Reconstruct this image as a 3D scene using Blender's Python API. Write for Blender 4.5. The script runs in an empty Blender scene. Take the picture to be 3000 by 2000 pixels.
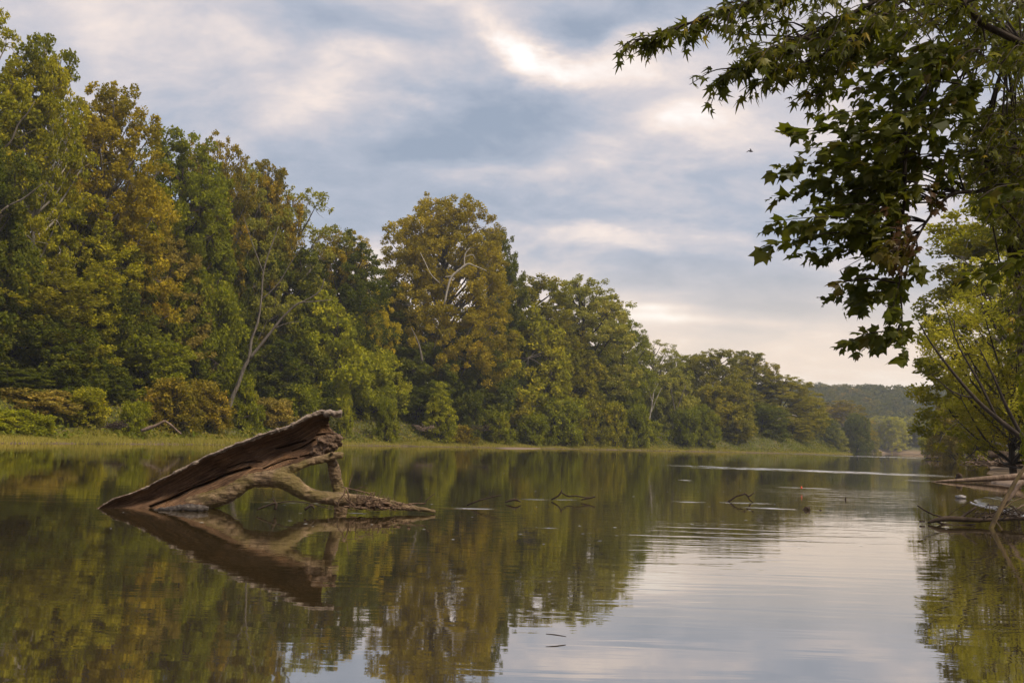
import bpy, math, random
import numpy as np
from mathutils import Vector, Matrix, noise as mn

R = math.radians
random.seed(7)
sc = bpy.context.scene
col = sc.collection

# ------------------------------------------------------------------ camera
CAMZ = 1.0
F = 2287.0                      # focal length in units of a 2352 px wide frame
PITCH, ROLL = R(5.75), R(1.5)
cam_d = bpy.data.cameras.new("camera"); cam = bpy.data.objects.new("camera", cam_d); col.objects.link(cam)
cam_d.sensor_width = 36; cam_d.lens = 36 * F / 2352; cam_d.clip_end = 6000; cam_d.clip_start = 0.05
CM = Matrix.Rotation(R(90) + PITCH, 4, 'X') @ Matrix.Rotation(ROLL, 4, 'Z')
CM.translation = Vector((0, 0, CAMZ))
cam.matrix_world = CM
sc.camera = cam
M3 = CM.to_3x3()

def ray(px, py):
    d = M3 @ Vector(((px - 1176) / F, -(py - 784) / F, -1.0))
    return d
def P(px, py, D):
    d = ray(px, py); s = D / d.y
    return Vector((d.x * s, D, CAMZ + d.z * s))
def water_pt(px, py):
    d = ray(px, py); s = -CAMZ / d.z
    return Vector((d.x * s, d.y * s, 0.0))
def XatD(px, D, py=1015):
    return P(px, py, D).x

# ------------------------------------------------------------------ helpers
def tag(o, label=None, cat=None, group=None, kind=None):
    if label: o['label'] = label
    if cat: o['category'] = cat
    if group: o['group'] = group
    if kind: o['kind'] = kind
    return o
def empty(name, loc=(0, 0, 0)):
    o = bpy.data.objects.new(name, None); o.location = loc; o.empty_display_size = 0.2
    col.objects.link(o); return o
def link_mesh(name, me, mat=None, parent=None):
    if mat is not None: me.materials.append(mat)
    o = bpy.data.objects.new(name, me); col.objects.link(o)
    if parent is not None: o.parent = parent
    return o
def np_mesh(name, verts, faces_flat, counts, lv=None, smooth=False, uv=None):
    """verts (n,3); faces_flat loop vertex indices; counts per-face loop count; lv per-face value"""
    me = bpy.data.meshes.new(name)
    verts = np.asarray(verts, dtype=np.float32)
    faces_flat = np.asarray(faces_flat, dtype=np.int32).ravel()
    counts = np.asarray(counts, dtype=np.int32)
    me.vertices.add(len(verts)); me.vertices.foreach_set('co', verts.ravel())
    me.loops.add(len(faces_flat)); me.loops.foreach_set('vertex_index', faces_flat)
    me.polygons.add(len(counts))
    st = np.zeros(len(counts), dtype=np.int32); st[1:] = np.cumsum(counts)[:-1]
    me.polygons.foreach_set('loop_start', st)
    try: me.polygons.foreach_set('loop_total', counts)
    except Exception: pass
    me.polygons.foreach_set('use_smooth', np.full(len(counts), smooth, dtype=bool))
    if lv is not None:
        a = me.attributes.new('lv', 'FLOAT', 'FACE'); a.data.foreach_set('value', np.asarray(lv, dtype=np.float32))
    if uv is not None:
        u = me.uv_layers.new(name='UVMap'); u.data.foreach_set('uv', np.asarray(uv, dtype=np.float32)[faces_flat].ravel())
    me.update(calc_edges=True)
    me.validate()
    return me

class TB:
    """collects tapered tubes into one mesh"""
    def __init__(s): s.v = []; s.f = []; s.n = 0
    def tube(s, pts, rad, sides=6, cap=True):
        pts = np.asarray([tuple(p) for p in pts], dtype=float); k = len(pts)
        rad = np.asarray(rad, dtype=float) if np.ndim(rad) else np.full(k, float(rad))
        t = np.gradient(pts, axis=0); t /= np.linalg.norm(t, axis=1)[:, None] + 1e-9
        ref = np.array([0.31, 0.17, 0.93]) if abs(t[0, 2]) < .9 else np.array([1., .1, 0.])
        a = np.linspace(0, 2 * np.pi, sides, endpoint=False)
        rings = []
        for i in range(k):
            n1 = np.cross(t[i], ref); n1 /= np.linalg.norm(n1) + 1e-9
            n2 = np.cross(t[i], n1); ref = np.cross(n1, t[i])
            rings.append(pts[i] + rad[i] * (np.cos(a)[:, None] * n1 + np.sin(a)[:, None] * n2))
        b = s.n
        s.v.append(np.vstack(rings)); s.n += k * sides
        for i in range(k - 1):
            for j in range(sides):
                j2 = (j + 1) % sides
                s.f.append((b + i * sides + j, b + i * sides + j2, b + (i + 1) * sides + j2, b + (i + 1) * sides + j))
        if cap:
            s.f.append(tuple(b + j for j in range(sides))[::-1])
            s.f.append(tuple(b + (k - 1) * sides + j for j in range(sides)))
    def blob(s, c, r, seed=0, rough=.35, n=10):
        """lumpy ellipsoid"""
        c = np.array(tuple(c)); r = np.array(r) if np.ndim(r) else np.array([r] * 3)
        b = s.n; V = []
        for i in range(n + 1):
            th = math.pi * i / n
            for j in range(n * 2):
                ph = math.pi * j / n
                d = Vector((math.sin(th) * math.cos(ph), math.sin(th) * math.sin(ph), math.cos(th)))
                k = 1 + rough * mn.noise(d * 1.7 + Vector((seed, seed * .7, 0))) + rough * .5 * mn.noise(d * 4.5 + Vector((seed, 0, 3)))
                V.append(c + np.array(d) * r * k)
        s.v.append(np.array(V)); s.n += len(V); m = n * 2
        for i in range(n):
            for j in range(m):
                s.f.append((b + i * m + j, b + (i + 1) * m + j, b + (i + 1) * m + (j + 1) % m, b + i * m + (j + 1) % m))
    def mesh(s, name, smooth=True):
        V = np.vstack(s.v); flat = [i for f in s.f for i in f]; cnt = [len(f) for f in s.f]
        return np_mesh(name, V, flat, cnt, smooth=smooth)

def smooth_path(pts, n):
    """Catmull-Rom through tuples of any dimension"""
    p = np.array([tuple(q) for q in pts], dtype=float)
    p = np.vstack([2 * p[0] - p[1], p, 2 * p[-1] - p[-2]])
    out = []; segs = len(p) - 3
    for k in range(n):
        u = k / (n - 1) * segs; i = min(int(u), segs - 1); t = u - i
        a, b, c, d = p[i], p[i + 1], p[i + 2], p[i + 3]
        out.append(.5 * ((2 * b) + (-a + c) * t + (2 * a - 5 * b + 4 * c - d) * t * t + (-a + 3 * b - 3 * c + d) * t ** 3))
    return np.array(out)

# ------------------------------------------------------------------ node helpers
def s2l(c):
    return tuple(((x / 255) / 12.92 if x / 255 <= .04045 else ((x / 255 + .055) / 1.055) ** 2.4) for x in c)
class NT:
    def __init__(s, tree): s.t = tree
    def n(s, typ, **kw):
        nd = s.t.nodes.new(typ)
        for k, v in kw.items(): setattr(nd, k, v)
        return nd
    def l(s, a, b): s.t.links.new(a, b)
    def put(s, sock, v):
        if isinstance(v, bpy.types.NodeSocket): s.t.links.new(v, sock)
        else: sock.default_value = v
    def m(s, op, a, b=None, c=None, clamp=False):
        nd = s.n('ShaderNodeMath', operation=op, use_clamp=clamp)
        for i, v in enumerate((a, b, c)):
            if v is not None: s.put(nd.inputs[i], v)
        return nd.outputs[0]
    def mixc(s, f, a, b, mode='MIX'):
        nd = s.n('ShaderNodeMix', data_type='RGBA', blend_type=mode)
        s.put(nd.inputs[0], f)
        s.put(nd.inputs[6], a if isinstance(a, bpy.types.NodeSocket) else (*a, 1)); s.put(nd.inputs[7], b if isinstance(b, bpy.types.NodeSocket) else (*b, 1))
        return nd.outputs[2]
    def noise(s, vec, scale, detail=4, rough=.55, dist=0):
        nd = s.n('ShaderNodeTexNoise'); nd.inputs['Scale'].default_value = scale; nd.inputs['Detail'].default_value = detail
        nd.inputs['Roughness'].default_value = rough; nd.inputs['Distortion'].default_value = dist
        if vec is not None: s.l(vec, nd.inputs['Vector'])
        return nd.outputs['Fac']
    def ramp(s, f, stops, interp='LINEAR'):
        nd = s.n('ShaderNodeValToRGB'); nd.color_ramp.interpolation = interp
        e = nd.color_ramp.elements
        while len(e) < len(stops): e.new(.5)
        for i, (p, c) in enumerate(stops):
            e[i].position = p; e[i].color = (*c, 1) if len(c) == 3 else c
        s.put(nd.inputs[0], f); return nd.outputs[0]
    def mapping(s, vec, scale=(1, 1, 1), rot=(0, 0, 0), loc=(0, 0, 0)):
        nd = s.n('ShaderNodeMapping'); nd.inputs['Scale'].default_value = scale; nd.inputs['Rotation'].default_value = rot
        nd.inputs['Location'].default_value = loc; s.l(vec, nd.inputs['Vector']); return nd.outputs[0]
def new_mat(name):
    m = bpy.data.materials.new(name); m.use_nodes = True; m.node_tree.nodes.clear()
    nt = NT(m.node_tree); out = nt.n('ShaderNodeOutputMaterial'); return m, nt, out

def leaf_mat(name, c0, c1, c2, c3=None, trans=.38, gloss=0.0, k=1.72):
    c0, c1, c2, c3 = [(c[0] * k * 1.02, c[1] * k * 1.0, c[2] * k * .62) if c else None for c in (c0, c1, c2, c3)]
    """c0..c3 linear colours across per-leaf value"""
    m, nt, out = new_mat(name)
    at = nt.n('ShaderNodeAttribute', attribute_name='lv')
    oi = nt.n('ShaderNodeObjectInfo')
    v = nt.m('ADD', at.outputs['Fac'], nt.m('MULTIPLY', nt.m('SUBTRACT', oi.outputs['Random'], .5), .14), clamp=True)
    stops = [(0, c0), (.4, c1), (.8, c2)] + ([(1, c3)] if c3 else [])
    c = nt.ramp(v, stops)
    d = nt.n('ShaderNodeBsdfDiffuse'); nt.l(c, d.inputs[0])
    t = nt.n('ShaderNodeBsdfTranslucent'); nt.l(nt.mixc(.5, c, (c1[0] * 1.6, c1[1] * 1.7, c1[2] * .6)), t.inputs[0])
    mx = nt.n('ShaderNodeMixShader'); mx.inputs[0].default_value = trans; nt.l(d.outputs[0], mx.inputs[1]); nt.l(t.outputs[0], mx.inputs[2])
    last = mx.outputs[0]
    if gloss:
        g = nt.n('ShaderNodeBsdfGlossy'); g.inputs['Roughness'].default_value = .42; g.inputs[0].default_value = (.9, .95, 1, 1)
        m2 = nt.n('ShaderNodeMixShader'); m2.inputs[0].default_value = gloss; nt.l(last, m2.inputs[1]); nt.l(g.outputs[0], m2.inputs[2]); last = m2.outputs[0]
    nt.l(last, out.inputs[0]); return m
def bark_mat(name, a, b, scale=6, bump=.4):
    m, nt, out = new_mat(name)
    tc = nt.n('ShaderNodeTexCoord'); v = nt.mapping(tc.outputs['Object'], (1, 1, .25))
    f = nt.noise(v, scale, 6, .65)
    c = nt.ramp(f, [(.3, a), (.68, b)])
    p = nt.n('ShaderNodeBsdfPrincipled'); nt.l(c, p.inputs['Base Color']); p.inputs['Roughness'].default_value = .9
    p.inputs['Specular IOR Level'].default_value = .2
    bp = nt.n('ShaderNodeBump'); bp.inputs['Strength'].default_value = bump; bp.inputs['Distance'].default_value = .03; nt.l(f, bp.inputs['Height'])
    nt.l(bp.outputs[0], p.inputs['Normal']); nt.l(p.outputs[0], out.inputs[0]); return m

MB = dict(
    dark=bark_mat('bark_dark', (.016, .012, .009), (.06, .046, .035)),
    grey=bark_mat('bark_grey', (.06, .05, .04), (.19, .165, .135)),
    white=bark_mat('bark_pale', (.16, .14, .11), (.46, .42, .36)),
    drift=bark_mat('driftwood', (.07, .048, .034), (.24, .175, .13), 9),
    driftd=bark_mat('wet_wood', (.018, .012, .009), (.07, .05, .036), 12),
)
ML = dict(
    olive=leaf_mat('leaf_olive', (.056, .058, .010), (.122, .114, .016), (.205, .168, .024), (.24, .17, .03)),
    yolive=leaf_mat('leaf_yellow_olive', (.065, .075, .010), (.155, .15, .016), (.27, .23, .024), (.34, .23, .02)),
    orange=leaf_mat('leaf_orange', (.074, .066, .011), (.172, .138, .018), (.265, .198, .022), (.32, .19, .02)),
    rust=leaf_mat('leaf_rust', (.062, .058, .012), (.135, .108, .02), (.22, .158, .028), (.29, .165, .025)),
    green=leaf_mat('leaf_green', (.050, .057, .008), (.10, .112, .012), (.165, .16, .016), (.2, .17, .02)),
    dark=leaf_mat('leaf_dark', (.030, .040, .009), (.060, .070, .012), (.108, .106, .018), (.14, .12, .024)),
    bright=leaf_mat('leaf_bright', (.066, .076, .010), (.14, .148, .016), (.23, .215, .022), (.3, .27, .02)),
    yellow=leaf_mat('leaf_yellow', (.15, .13, .012), (.29, .23, .018), (.42, .31, .024), (.4, .25, .02)),
    greyg=leaf_mat('leaf_grey_green', (.07, .074, .022), (.135, .135, .032), (.205, .188, .048), (.26, .21, .07)),
    tan=leaf_mat('leaf_tan', (.08, .07, .025), (.155, .125, .04), (.24, .18, .055), (.28, .18, .05)),
    lite=leaf_mat('leaf_light', (.10, .105, .02), (.20, .19, .035), (.29, .26, .05), (.33, .25, .04), trans=.45),
)

# ------------------------------------------------------------------ terrain
WATER = [(-260, -20), (-150, 18), (-90, 40), (-50, 57), (-34.5, 67), (-31.5, 80), (-27, 97), (-21, 127), (-5, 155), (13, 180), (40, 207), (72, 229), (90, 262), (101, 310),
         (137, 400), (160, 465), (190, 492), (214, 478), (181, 425), (128, 300), (82, 190), (50, 104), (25, 52), (16.2, 31), (12.8, 21), (9.6, 13.5), (6.6, 7), (4.8, 2),
         (2, -1.6), (-3, -3), (-30, -10), (-100, -30), (-270, -90)]
WP = np.array(WATER, dtype=float)
def sdf(X, Y):
    """distance to the shoreline, positive on land"""
    X = np.asarray(X, float); Y = np.asarray(Y, float)
    d2 = np.full(X.shape, 1e18); inside = np.zeros(X.shape, bool); n = len(WP)
    for i in range(n):
        a = WP[i]; b = WP[(i + 1) % n]; e = b - a
        wx = X - a[0]; wy = Y - a[1]
        t = np.clip((wx * e[0] + wy * e[1]) / (e @ e), 0, 1)
        d2 = np.minimum(d2, (wx - e[0] * t) ** 2 + (wy - e[1] * t) ** 2)
        c = ((a[1] > Y) != (b[1] > Y))
        with np.errstate(divide='ignore', invalid='ignore'):
            xi = (b[0] - a[0]) * (Y - a[1]) / (b[1] - a[1] + 1e-12) + a[0]
        inside ^= c & (X < xi)
    d = np.sqrt(d2); return np.where(inside, -d, d)
def sstep(a, b, x):
    t = np.clip((x - a) / (b - a), 0, 1); return t * t * (3 - 2 * t)
def wob(X, Y, s=1.0):
    return (np.sin(X * .21 * s + 1.3) * np.cos(Y * .17 * s + .4) + .6 * np.sin(X * .53 * s + Y * .37 * s) + .4 * np.cos(X * 1.1 * s - Y * .9 * s + 2)) * .5
def ground(X, Y):
    X = np.asarray(X, float); Y = np.asarray(Y, float)
    d = sdf(X, Y); d = d + .55 * wob(X, Y, 1.6) * np.clip(np.abs(d) / 2, 0.25, 1)
    right = sstep(.36, .44, X / np.maximum(np.abs(Y), 1)) * (Y > -5) * (Y < 470)
    top = 4.0 * (1 - right) + 1.7 * right
    z = np.where(d < 0, np.maximum(d * .22, -1.6), .06 + .07 * np.minimum(d, 5) + (top - .4) * sstep(3.5, 13, d))
    z = z + np.where(d > 0, .10 * wob(X, Y, 2.3) * np.clip(d / 3, 0, 1) + .5 * wob(X, Y, .5) * sstep(6, 20, d), 0)
    hill = 36 * sstep(540, 800, Y - .05 * X) * sstep(-50, 120, X) * (1 + .09 * wob(X, Y, .12)) + 7 * sstep(800, 1400, Y)
    return z + hill
def gz(x, y): return float(ground(np.array([x]), np.array([y]))[0])

def axis(pts):
    out = []
    for (a, b, st) in pts: out += list(np.arange(a, b, st))
    return np.array(out + [pts[-1][1]])
xs = axis([(-3000, -400, 200), (-400, -80, 10), (-80, 60, 1.0), (60, 240, 2.0), (240, 600, 15), (600, 3000, 200)])
ys = axis([(-1500, -100, 100), (-100, -10, 6), (-10, 240, 1.0), (240, 520, 3), (520, 1000, 20), (1000, 5000, 250)])
GX, GY = np.meshgrid(xs, ys); Z = ground(GX, GY)
nx, ny = len(xs), len(ys)
idx = np.arange(nx * ny).reshape(ny, nx)
q = np.stack([idx[:-1, :-1], idx[:-1, 1:], idx[1:, 1:], idx[1:, :-1]], -1).reshape(-1, 4)
me = np_mesh('ground', np.stack([GX, GY, Z], -1).reshape(-1, 3), q, np.full(len(q), 4), smooth=True)
m, nt, out = new_mat('riverbank_soil')
tc = nt.n('ShaderNodeTexCoord'); o_ = tc.outputs['Object']
f1 = nt.noise(o_, .35, 6, .6); f2 = nt.noise(o_, 2.6, 5, .65)
sep = nt.n('ShaderNodeSeparateXYZ'); nt.l(o_, sep.inputs[0])
veg = nt.ramp(f1, [(.35, (.055, .05, .018)), (.5, (.075, .08, .022)), (.66, (.12, .095, .045))])
mud = nt.ramp(f2, [(.3, (.06, .042, .028)), (.7, (.17, .125, .085))])
hz = nt.m('ADD', sep.outputs[2], nt.m('MULTIPLY', nt.m('SUBTRACT', f2, .5), .5))
k = nt.n('ShaderNodeMapRange'); nt.l(hz, k.inputs[0]); k.inputs[1].default_value = .16; k.inputs[2].default_value = .42
kc = nt.n('ShaderNodeMapRange'); nt.l(hz, kc.inputs[0]); kc.inputs[1].default_value = 1.2; kc.inputs[2].default_value = 2.6; kc.inputs[3].default_value = 1; kc.inputs[4].default_value = 0
cl = nt.m('MULTIPLY', kc.outputs[0], nt.m('GREATER_THAN', sep.outputs[1], 418))
c = nt.mixc(k.outputs[0], mud, nt.mixc(cl, veg, (.2, .145, .095)))
pr = nt.n('ShaderNodeBsdfPrincipled'); nt.l(c, pr.inputs['Base Color']); pr.inputs['Roughness'].default_value = .95; pr.inputs['Specular IOR Level'].default_value = .15
bp = nt.n('ShaderNodeBump'); bp.inputs['Distance'].default_value = .15; nt.l(f2, bp.inputs['Height']); nt.l(bp.outputs[0], pr.inputs['Normal'])
nt.l(pr.outputs[0], out.inputs[0])
g = link_mesh('ground', me, m); tag(g, kind='structure')

# ------------------------------------------------------------------ water
m, nt, out = new_mat('river_water')
tc = nt.n('ShaderNodeTexCoord'); o_ = tc.outputs['Object']
sep = nt.n('ShaderNodeSeparateXYZ'); nt.l(o_, sep.inputs[0]); X_, Y_ = sep.outputs[0], sep.outputs[1]
def seg(p0, p1, w):
    (x0, y0), (x1, y1) = p0, p1
    L2 = (x1 - x0) ** 2 + (y1 - y0) ** 2
    dx = nt.m('SUBTRACT', X_, x0); dy = nt.m('SUBTRACT', Y_, y0)
    t = nt.m('DIVIDE', nt.m('ADD', nt.m('MULTIPLY', dx, x1 - x0), nt.m('MULTIPLY', dy, y1 - y0)), L2)
    along = nt.m('MULTIPLY', nt.m('MULTIPLY', nt.m('MULTIPLY', t, nt.m('SUBTRACT', 1, t)), 4), 1, clamp=True)
    perp = nt.m('DIVIDE', nt.m('SUBTRACT', nt.m('MULTIPLY', dx, y1 - y0), nt.m('MULTIPLY', dy, x1 - x0)), math.sqrt(L2) * w)
    g_ = nt.m('POWER', 2.718, nt.m('MULTIPLY', nt.m('MULTIPLY', perp, perp), -1))
    return nt.m('MULTIPLY', g_, nt.m('POWER', along, .5))
def wseg(a, b, wpx):
    A = water_pt(*a); B = water_pt(*b); mid = ((a[0] + b[0]) / 2, (a[1] + b[1]) / 2)
    w = abs(water_pt(mid[0], mid[1] - wpx).y - water_pt(mid[0], mid[1] + wpx).y) / 2
    return seg((A.x, A.y), (B.x, B.y), w)
streak = None
for a, b, w, s_ in [((1520, 1067), (2240, 1096), 2.2, 1.0), ((1560, 1072), (1980, 1084), 2.2, .9), ((1940, 1046), (2110, 1052), 1.2, .8), ((1770, 1041), (1890, 1044), .7, .8),
                    ((1010, 1166), (1150, 1169), 1.6, .9), ((560, 1152), (860, 1158), 1.0, .9), ((1190, 1146), (1380, 1148), 1.1, .9), ((1540, 1151), (1780, 1156), 1.5, .8),
                    ((1700, 1164), (1830, 1169), 1.3, .8), ((1780, 1118), (1910, 1122), .9, .8), ((1555, 1102), (1590, 1103), .9, .8), ((1200, 1210), (1290, 1212), 1.4, .7),
                    ((795, 1177), (850, 1179), 1.0, .9), ((2080, 1103), (2160, 1105), 1.0, .8)]:
    v = nt.m('MULTIPLY', wseg(a, b, w), s_)
    streak = v if streak is None else nt.m('MAXIMUM', streak, v)
# ripples: long crests lying across the view
va = nt.mapping(o_, (.55, 2.3, 1), rot=(0, 0, R(8)))
vb = nt.mapping(o_, (2.0, 6.5, 1), rot=(0, 0, R(-6)))
vc = nt.mapping(o_, (.05, .11, 1))
na = nt.noise(va, 1.0, 3, .5, 1.0); nb = nt.noise(vb, 1.0, 2, .55); nc = nt.noise(vc, 1.0, 2)
patch = nt.n('ShaderNodeMapRange'); nt.l(nc, patch.inputs[0]); patch.inputs[1].default_value = .4; patch.inputs[2].default_value = .66; patch.inputs[3].default_value = .35; patch.inputs[4].default_value = 1.5
# two breezy patches beyond the hollow log
def spot(cx, cy, rx, ry):
    a = nt.m('DIVIDE', nt.m('SUBTRACT', X_, cx), rx); b = nt.m('DIVIDE', nt.m('SUBTRACT', Y_, cy), ry)
    return nt.m('POWER', 2.718, nt.m('MULTIPLY', nt.m('ADD', nt.m('MULTIPLY', a, a), nt.m('MULTIPLY', b, b)), -1))
s1 = water_pt(1640, 1235); s2 = water_pt(1950, 1135)
br = nt.m('ADD', nt.m('MULTIPLY', spot(s1.x, s1.y, 1.6, 2.0), 2.2), nt.m('MULTIPLY', spot(s2.x, s2.y, 4, 4.5), 2.6))
amp = nt.m('ADD', patch.outputs[0], br)
h = nt.m('ADD', nt.m('MULTIPLY', nt.m('MULTIPLY', na, amp), .0022), nt.m('MULTIPLY', nt.m('MULTIPLY', nb, amp), .00058))
vst = nt.mapping(o_, (1.1, .45, 1)); nst = nt.noise(vst, 1.0, 6, .7)
brk = nt.n('ShaderNodeMapRange'); nt.l(nst, brk.inputs[0]); brk.inputs[1].default_value = .40; brk.inputs[2].default_value = .62
st2 = nt.m('MULTIPLY', streak, brk.outputs[0])
vs = nt.mapping(o_, (3.5, 9, 1)); ns = nt.noise(vs, 1.0, 3, .6)
h = nt.m('ADD', h, nt.m('MULTIPLY', nt.m('MULTIPLY', ns, st2), .02))
bp = nt.n('ShaderNodeBump'); bp.inputs['Strength'].default_value = 1; bp.inputs['Distance'].default_value = 1; nt.l(h, bp.inputs['Height'])
fr = nt.n('ShaderNodeFresnel'); fr.inputs['IOR'].default_value = 1.33
fac = nt.m('ADD', .52, nt.m('MULTIPLY', fr.outputs[0], .42), clamp=True)
gl = nt.n('ShaderNodeBsdfGlossy'); gl.inputs[0].default_value = (.98, .96, .93, 1); nt.l(bp.outputs[0], gl.inputs['Normal'])
nt.l(nt.m('ADD', .022, nt.m('MULTIPLY', st2, .36)), gl.inputs['Roughness'])
df = nt.n('ShaderNodeBsdfDiffuse'); df.inputs[0].default_value = (.042, .031, .014, 1)
mx = nt.n('ShaderNodeMixShader'); nt.l(fac, mx.inputs[0]); nt.l(df.outputs[0], mx.inputs[1]); nt.l(gl.outputs[0], mx.inputs[2])
nt.l(mx.outputs[0], out.inputs[0])
wv = [(-300, -120, 0), (320, -120, 0), (320, 520, 0), (-300, 520, 0)]
w = link_mesh('water', np_mesh('water', wv, [0, 1, 2, 3], [4]), m); tag(w, kind='structure')

# ------------------------------------------------------------------ tree prototypes
def rot_rand(n, rng, up_bias=.9):
    """random leaf frames: normal biased upwards; returns a,b axes (n,3)"""
    nrm = rng.normal(size=(n, 3)); nrm[:, 2] = np.abs(nrm[:, 2]) * .9 + up_bias * .25
    nrm /= np.linalg.norm(nrm, axis=1)[:, None]
    r = rng.normal(size=(n, 3)); a = np.cross(nrm, r); a /= np.linalg.norm(a, axis=1)[:, None] + 1e-9
    return a, np.cross(nrm, a)
def leaf_quads(pos, size, rng, lv, up_bias=.9):
    n = len(pos); a, b = rot_rand(n, rng, up_bias)
    sz = size * rng.uniform(.6, 1.35, n)[:, None]
    v0 = pos - a * sz * .5; v1 = pos + b * sz * .3 + a * sz * .06; v2 = pos + a * sz * .55; v3 = pos - b * sz * .3 + a * sz * .02
    V = np.stack([v0, v1, v2, v3], 1).reshape(-1, 3)
    return V, np.arange(n * 4), np.full(n, 4), lv

def profile(kind, t):
    if kind == 'dome': return np.sqrt(np.clip(1 - (t * 1.02 - .3) ** 2 / .55, 0, 1)) * (1 - .1 * t)
    if kind == 'cone': return np.clip(1.05 - t, 0, 1) ** .75 * (.6 + .4 * np.minimum(t * 6, 1))
    if kind == 'vase': return np.clip(.35 + .85 * t, 0, 1) * np.sqrt(np.clip(1 - np.clip(t - .55, 0, 1) ** 2 / .215, 0, 1))
    if kind == 'column': return np.sqrt(np.clip(1 - (2 * t - 1) ** 4, 0, 1)) * (1 - .15 * t)
    return np.ones_like(t)

PH, PW = 22.0, 13.0
def make_proto(seed, kind, base, lobes=26, clus=22, leaves=125, lsize=.33, lobe_r=.215, spires=0, sparse=0, dead=False, density=1.0, H=26.0, PW=15.0):
    rng = np.random.default_rng(seed)
    Rr = PW / 2
    tb = TB(); ts = H / 24; twob = rng.normal(0, .35 * ts, (6, 2)); twob[0] = 0
    tz = np.linspace(-.6, H * .86, 6); tp = np.column_stack([np.cumsum(twob[:, 0]) * .5, np.cumsum(twob[:, 1]) * .5, tz])
    trk = smooth_path(tp, 14); tb.tube(trk, np.linspace(.36, .06, 14) * ts * (1 + .5 * np.exp(-np.linspace(0, 14, 14))), 8)
    def trunk_at(z):
        i = np.clip(np.searchsorted(trk[:, 2], z), 1, 13); f = (z - trk[i - 1, 2]) / (trk[i, 2] - trk[i - 1, 2] + 1e-9)
        return trk[i - 1] * (1 - f) + trk[i] * f
    L = []
    for k in range(lobes):
        t = ((k + rng.uniform(.1, .9)) / lobes) ** .85
        ang = k * 2.399963 + rng.uniform(-.5, .5)
        pr_ = float(profile(kind, np.array(t))); rr = Rr * pr_ * rng.uniform(.55, .88)
        z = H * (base + (1 - base) * t * .93)
        lr = PW * lobe_r * rng.uniform(.65, 1.2) * (.55 + .45 * pr_)
        c = trunk_at(min(z, H * .85)) * [1, 1, 0] + [math.cos(ang) * rr, math.sin(ang) * rr, z]
        L.append((c, np.array([lr, lr, lr * rng.uniform(.8, 1.1)])))
    for k in range(spires):
        ang = rng.uniform(0, 6.28); rr = Rr * rng.uniform(.1, .72); zt = H * rng.uniform(.8, .98) * (1 - .16 * rr / Rr)
        for j in range(3):
            z = zt - j * H * .055; lr = (.55 + .42 * j) * rng.uniform(.8, 1.2)
            L.append((np.array([math.cos(ang) * rr + rng.normal(0, .25), math.sin(ang) * rr + rng.normal(0, .25), z]), np.array([lr, lr, lr * 1.35])))
    pos = []; lvs = []
    for (c, r) in L:
        z0 = max(c[2] - np.hypot(c[0], c[1]) * rng.uniform(.5, 1.0) - 1.2, H * .06)
        s0 = trunk_at(min(z0, H * .8)); mid = s0 * .45 + c * .55 + [0, 0, -.5 + rng.uniform(-.3, .5)]
        pth = smooth_path([s0, mid, c], 7)
        tb.tube(pth, np.linspace(.13, .035, 7) * (.35 + .65 * ts) * (.7 + r[0] * .25), 5)
        n = max(4, int(clus * (r[0] / (PW * lobe_r)) ** 1.3))
        lobe_tone = rng.normal(0, .13)
        for q_ in range(n):
            d = rng.normal(size=3); d[2] = d[2] * .9 + .25; d /= np.linalg.norm(d)
            p = c + d * r * rng.uniform(.72, 1.08)
            if rng.random() < (.75 if dead else .4):
                e = p + d * r * .15
                tb.tube(smooth_path([c, (c + p) / 2 + rng.normal(0, .2, 3), e], 4), [.04, .028, .018, .008], 4, cap=False)
                if dead:
                    for _ in range(3):
                        tb.tube([p, p + d * .5 + rng.normal(0, .45, 3), p + d * 1.1 + rng.normal(0, .6, 3)], [.02, .012, .006], 3, cap=False)
            if dead or rng.random() < sparse: continue
            cr = rng.uniform(.5, .95) * min(.55 + .35 * r[0] / 2.2, 1.1) * (.45 + .55 * min(1, r[0] / 1.6))
            nl = int(leaves * density * cr ** 1.6)
            g_ = rng.normal(size=(nl, 3)); g_ /= np.linalg.norm(g_, axis=1)[:, None]; g_ *= (rng.random(nl) ** .45)[:, None]
            g_[:, 2] *= .82
            pos.append(p + g_ * cr); lvs.append(np.clip(.42 + lobe_tone + rng.normal(0, .07) + rng.normal(0, .13, nl), 0, 1))
    tm = tb.mesh('trunk'); cm = None
    if pos:
        pos = np.vstack(pos); lvs = np.concatenate(lvs)
        V, fl, ct, lv = leaf_quads(pos, lsize, rng, lvs)
        cm = np_mesh('crown', V, fl, ct, lv)
        cm.materials.append(ML['olive'])
    tm.materials.append(MB['dark'])
    return tm, cm, H, PW
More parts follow.
